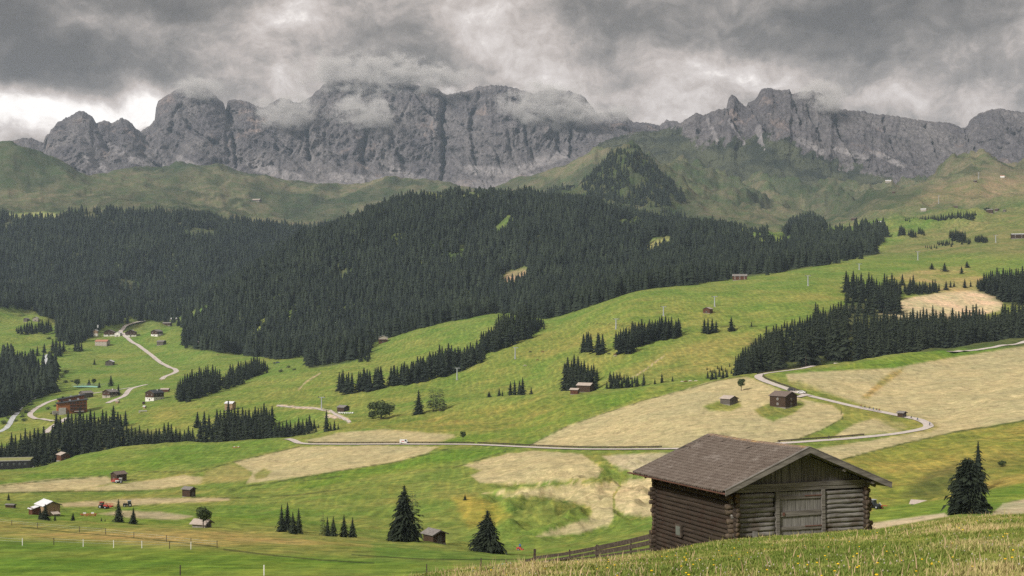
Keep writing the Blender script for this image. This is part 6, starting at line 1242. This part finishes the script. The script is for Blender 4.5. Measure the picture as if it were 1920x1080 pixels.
# roof: two decks, rows of tiles, ridge, verge boards, gutter
EX, Y0R, Y1R = 4.32, -.9, BL+.8
def roofp(s, u, y, n=0.0):            # u: distance from ridge across (0..EX), n: height above the deck
    sag = -.07*math.sin(math.pi*(y-Y0R)/(Y1R-Y0R))*(1-.5*u/EX); return (s*(u+n*.38), y, 4.12-u*sl_+sag+n*.92)
roof = MB()
for s in (-1, 1):
    for j in range(8):
        ya, yb = Y0R+(Y1R-Y0R)*j/8, Y0R+(Y1R-Y0R)*(j+1)/8
        vs = [roofp(s, 0, ya, -.06), roofp(s, 0, yb, -.06), roofp(s, EX, yb, -.06), roofp(s, EX, ya, -.06), roofp(s, 0, ya, -.16), roofp(s, 0, yb, -.16), roofp(s, EX, yb, -.16), roofp(s, EX, ya, -.16)]
        roof.add(vs, [(0, 1, 2, 3), (7, 6, 5, 4), (0, 3, 7, 4), (1, 5, 6, 2), (2, 6, 7, 3)])
roof = roof.build("roof", BEAM, barn)
tl = MB(); tint = []; NRW = 19; NT_ = 46; dv = (Y1R-Y0R-.12)/NT_; du = (EX+.05)/NRW
for s in (-1, 1):
    for i in range(NRW):
        u0, u1 = i*du, (i+1)*du+.055
        for j in range(NT_):
            y = Y0R+.06+j*dv+(.5*dv if i % 2 and False else 0); q = random.uniform(-.006, .012); sh = random.uniform(-.012, .012); k = (random.random()*.6+.2+.2*random.choice((0, 0, 1)))
            if s < 0 and random.random() < .004+.05*(j > NT_-5 and i < 9): continue
            prof = ((0, .010), (.16, .062), (.38, .052), (.60, .004), (.80, .004), (1.0, .018)); vs = []
            for uu, lift in ((u0, .0), (u1+sh, .066+q)):
                for f_, hh in prof: vs.append(roofp(s, uu, y+f_*dv*.985, hh+lift))
            for f_, hh in prof: vs.append(roofp(s, u1+sh, y+f_*dv*.985, hh+q-.02))
            tl.add(vs, [(a, a+1, a+7, a+6) for a in range(5)]+[(a+6, a+7, a+13, a+12) for a in range(5)]); tint += [k]*18
to = tl.build("tiles", TILE, roof); at_ = to.data.attributes.new("tint", 'FLOAT', 'POINT'); at_.data.foreach_set("value", np.array(tint, np.float32))
g = MB(); y = Y0R+.05
while y < Y1R-.2:
    zc = roofp(1, 0, y)[2]+random.uniform(0, .015); L = .40; n = 7; vs = []
    for yy, rr in ((y, .150), (y+L+.05, .125)):
        for k in range(n): a = math.pi*k/(n-1); vs.append((rr*1.05*math.cos(a), yy, zc-.03+rr*math.sin(a)*.85))
    g.add(vs, [(k, k+1, n+k+1, n+k) for k in range(n-1)]+[tuple(range(n))]); y += L
g.build("ridge_tiles", LICHEN, roof, smooth=False)
for s in (-1, 1):
    for yv, w in ((Y0R-.05, .05), (Y1R+.05, .04)):
        MB().prism([(0, 4.12-.20), (0, 4.12+.045), (s*(EX+.04), 4.12-(EX+.04)*sl_+.045), (s*(EX+.04), 4.12-(EX+.04)*sl_-.19)], yv-w/2, yv+w/2, lambda u, v, q: (u, q, v)).build("bargeboard", BARGE, roof)
    MB().prism([(s*.02, 4.12+.05), (s*.02, 4.12+.09), (s*(EX+.05), 4.12-(EX+.05)*sl_+.09), (s*(EX+.05), 4.12-(EX+.05)*sl_+.05)], Y0R-.09, Y0R+.10, lambda u, v, q: (u, q, v)).build("verge_cap", BARGE, roof)
g = MB(); vs = []; ns = 7; zz = 4.12-(EX+.06)*sl_-.05
for yy in (Y0R-.02, Y1R+.55):
    for k in range(ns): a = math.pi+math.pi*k/(ns-1); vs.append((-EX-.10+.075*math.cos(a), yy, zz+.075*math.sin(a)))
g.add(vs, [(k, k+1, ns+k+1, ns+k) for k in range(ns-1)]); g.add([(v[0]*1.0+(.012 if v[0] < -EX-.1 else -.012), v[1], v[2]+.008) for v in vs], [(k, ns+k, ns+k+1, k+1) for k in range(ns-1)]); g.build("gutter", GUT, roof)
for q in (0, -1.9, 1.9, -HX, HX): MB().tube([(q, Y0R+.06, 4.12-abs(q)*sl_-.28), (q, BL+.6, 4.12-abs(q)*sl_-.28)], .085, 8).build("purlin", BEAM, roof)
for k in range(9):
    y = .2+k*1.0
    for s in (-1, 1): MB().box((s*(EX-.65), y, 4.12-(EX-.65)*sl_-.25), (1.2, .10, .13), 0, s*math.atan(sl_)).build("rafter", BEAM, roof)
w = MB().box((-HX-.17, 5.5, -.30), (.10, .66, .62)).build("window", OLDW, barn); MB().box((-HX-.225, 5.5, -.30), (.03, .46, .44)).build("pane", simple("grey pane", (.13, .14, .125), (.09, .10, .09), 6, .3), w)  # pane lighter than the other window glass, with a faint mottle
MB().box((-HX+.1, -.14, -.22), (BW*.4, .10, .34), 0, .02).build("sill_plank", BEAM, barn)
MB().box((-2.55, -.32, .05), (.24, .05, .62), .1, .12, -.15).build("leaning_board", DOORW, barn)
g = MB()
for q in range(10): g.ball((-HX+random.uniform(-.25, .05), -.25+q*.95, -2.4+.1*random.random()-q*.1), (.35, .45, .32), 8, 6)
g.build("foundation", STONE, barn, smooth=True)
# ------------------------------------------------------------------ grass of the near slope
NG = NGRASS; rg = np.random.default_rng(3)
gpx = rg.uniform(560, 2060, NG); gd = np.exp(rg.uniform(math.log(15), math.log(82), NG))
gx = (gpx-CX)/F*gd; gz = zgrid(gx, gd)
gpy = Y0-F*gz/gd
bx = (gx-C0.x)*fx.x+(gd-C0.y)*fx.y; by = (gx-C0.x)*bk.x+(gd-C0.y)*bk.y
keep = (gpy < 1125) & ~((np.abs(bx) < HX+.1) & (by > -.02) & (by < BL+.1)); gpx, gd, gx, gz = gpx[keep], gd[keep], gx[keep], gz[keep]; NG = len(gd)
pt_ = fbm(gx/2.2, gd/2.2, 3, 301); dry = np.clip(.5+1.2*fbm(gx/4.5, gd/5, 3, 302)-.42+.5*np.exp(-((gpx-1000)/170)**2)+.45*np.exp(-((gpx-1830)/90)**2), 0, 1)
bxk, byk = bx[keep], by[keep]; nearw = np.exp(-np.maximum(np.maximum(-byk, 0), np.maximum(np.abs(bxk)-HX, 0))/.6)*(byk < 8.5); dry = np.clip(dry+nearw*.7, 0, 1)
hgt = (.04+.06*rg.random(NG)+.035*pt_)*(1+.8*dry*rg.random(NG)); tall = rg.random(NG) < (.006+.02*dry*(dry > .55)+.02*nearw); hgt[tall] += rg.uniform(.06, .24, tall.sum())
hgt *= .55+.9*sst(-.35, .5, fbm(gx/1.1, gd/1.6, 3, 305)); hgt *= 1-.45*np.exp(-np.maximum(-byk, 0)/2.5)*(np.abs(bxk) < HX+2)*(byk < 0)
az = rg.uniform(0, 6.28, NG); wd = (.006+.010*rg.random(NG))*(1+gd/55)*np.where(tall, .55, 1); lean = rg.uniform(.1, .55, NG)*hgt; la = rg.uniform(0, 6.28, NG)
sx_, sy_ = np.cos(az)*wd, np.sin(az)*wd; lx, ly = np.cos(la)*lean, np.sin(la)*lean
V = np.empty((NG, 5, 3)); z0 = gz-.03
V[:, 0] = np.stack([gx-sx_, gd-sy_, z0], -1); V[:, 1] = np.stack([gx+sx_, gd+sy_, z0], -1)
V[:, 2] = np.stack([gx+sx_*.7+lx*.35, gd+sy_*.7+ly*.35, z0+hgt*.6], -1); V[:, 3] = np.stack([gx-sx_*.7+lx*.35, gd-sy_*.7+ly*.35, z0+hgt*.6], -1); V[:, 4] = np.stack([gx+lx, gd+ly, z0+hgt], -1)
o5 = np.arange(NG)[:, None]*5; T = np.concatenate([o5+np.array([0, 1, 2]), o5+np.array([0, 2, 3]), o5+np.array([3, 2, 4])], 1).reshape(-1, 3)
gr = np.array([(.115, .165, .030), (.20, .225, .05), (.42, .35, .16), (.46, .33, .20)]); k = np.clip(dry*1.2+rg.normal(0, .28, NG), 0, 1); k = np.where(tall, np.maximum(k, .75), k)
cc = np.where((k < .5)[:, None], gr[0]+(gr[1]-gr[0])*(k*2)[:, None], gr[1]+(gr[2]-gr[1])*((k-.5)*2)[:, None]); cc = np.where((tall & (rg.random(NG) < .4))[:, None], gr[3], cc)
cc = np.where((nearw > .5)[:, None] & (rg.random(NG) < .5)[:, None], np.array((.24, .13, .08)), cc)
m, nt, b = mat("grass blades"); N = NT(nt); N.put(b.inputs["Base Color"], N.attr("tone")); b.inputs["Roughness"].default_value = .8
me = npmesh("grass", V.reshape(-1, 3), T, [m], smooth=False); cattr(me, "tone", np.repeat(cc, 5, 0)); tag(link("grass", me), "uneven green and dry grass on the near slope", None, None, "stuff")
# wild flowers and white seed heads
NF = 620; fpx = rg.uniform(760, 2000, NF); fd = np.exp(rg.uniform(math.log(17), math.log(50), NF)); X = (fpx-CX)/F*fd; Zf = zgrid(X, fd); g = MB()
for i in range(NF):
    kind = 0 if i < 120 else 1; h = random.uniform(.06, .17); r = random.uniform(.012, .020) if kind == 0 else random.uniform(.005, .011); g.cur = kind
    g.ball((X[i], fd[i], Zf[i]+h), (r*1.3, r*1.3, r*(.7 if kind == 0 else 1.6)), 6, 4); g.cur = 2; g.add([(X[i]-.003, fd[i], Zf[i]-.02), (X[i]+.003, fd[i], Zf[i]-.02), (X[i], fd[i], Zf[i]+h)], [(0, 1, 2)])
fo = g.build("wildflowers", [simple("yellow petals", (.75, .50, .02)), simple("white seed head", (.42, .38, .30)), simple("flower stem", (.12, .15, .05))]); tag(fo, "yellow flowers and white seed heads in the near grass", None, None, "stuff")
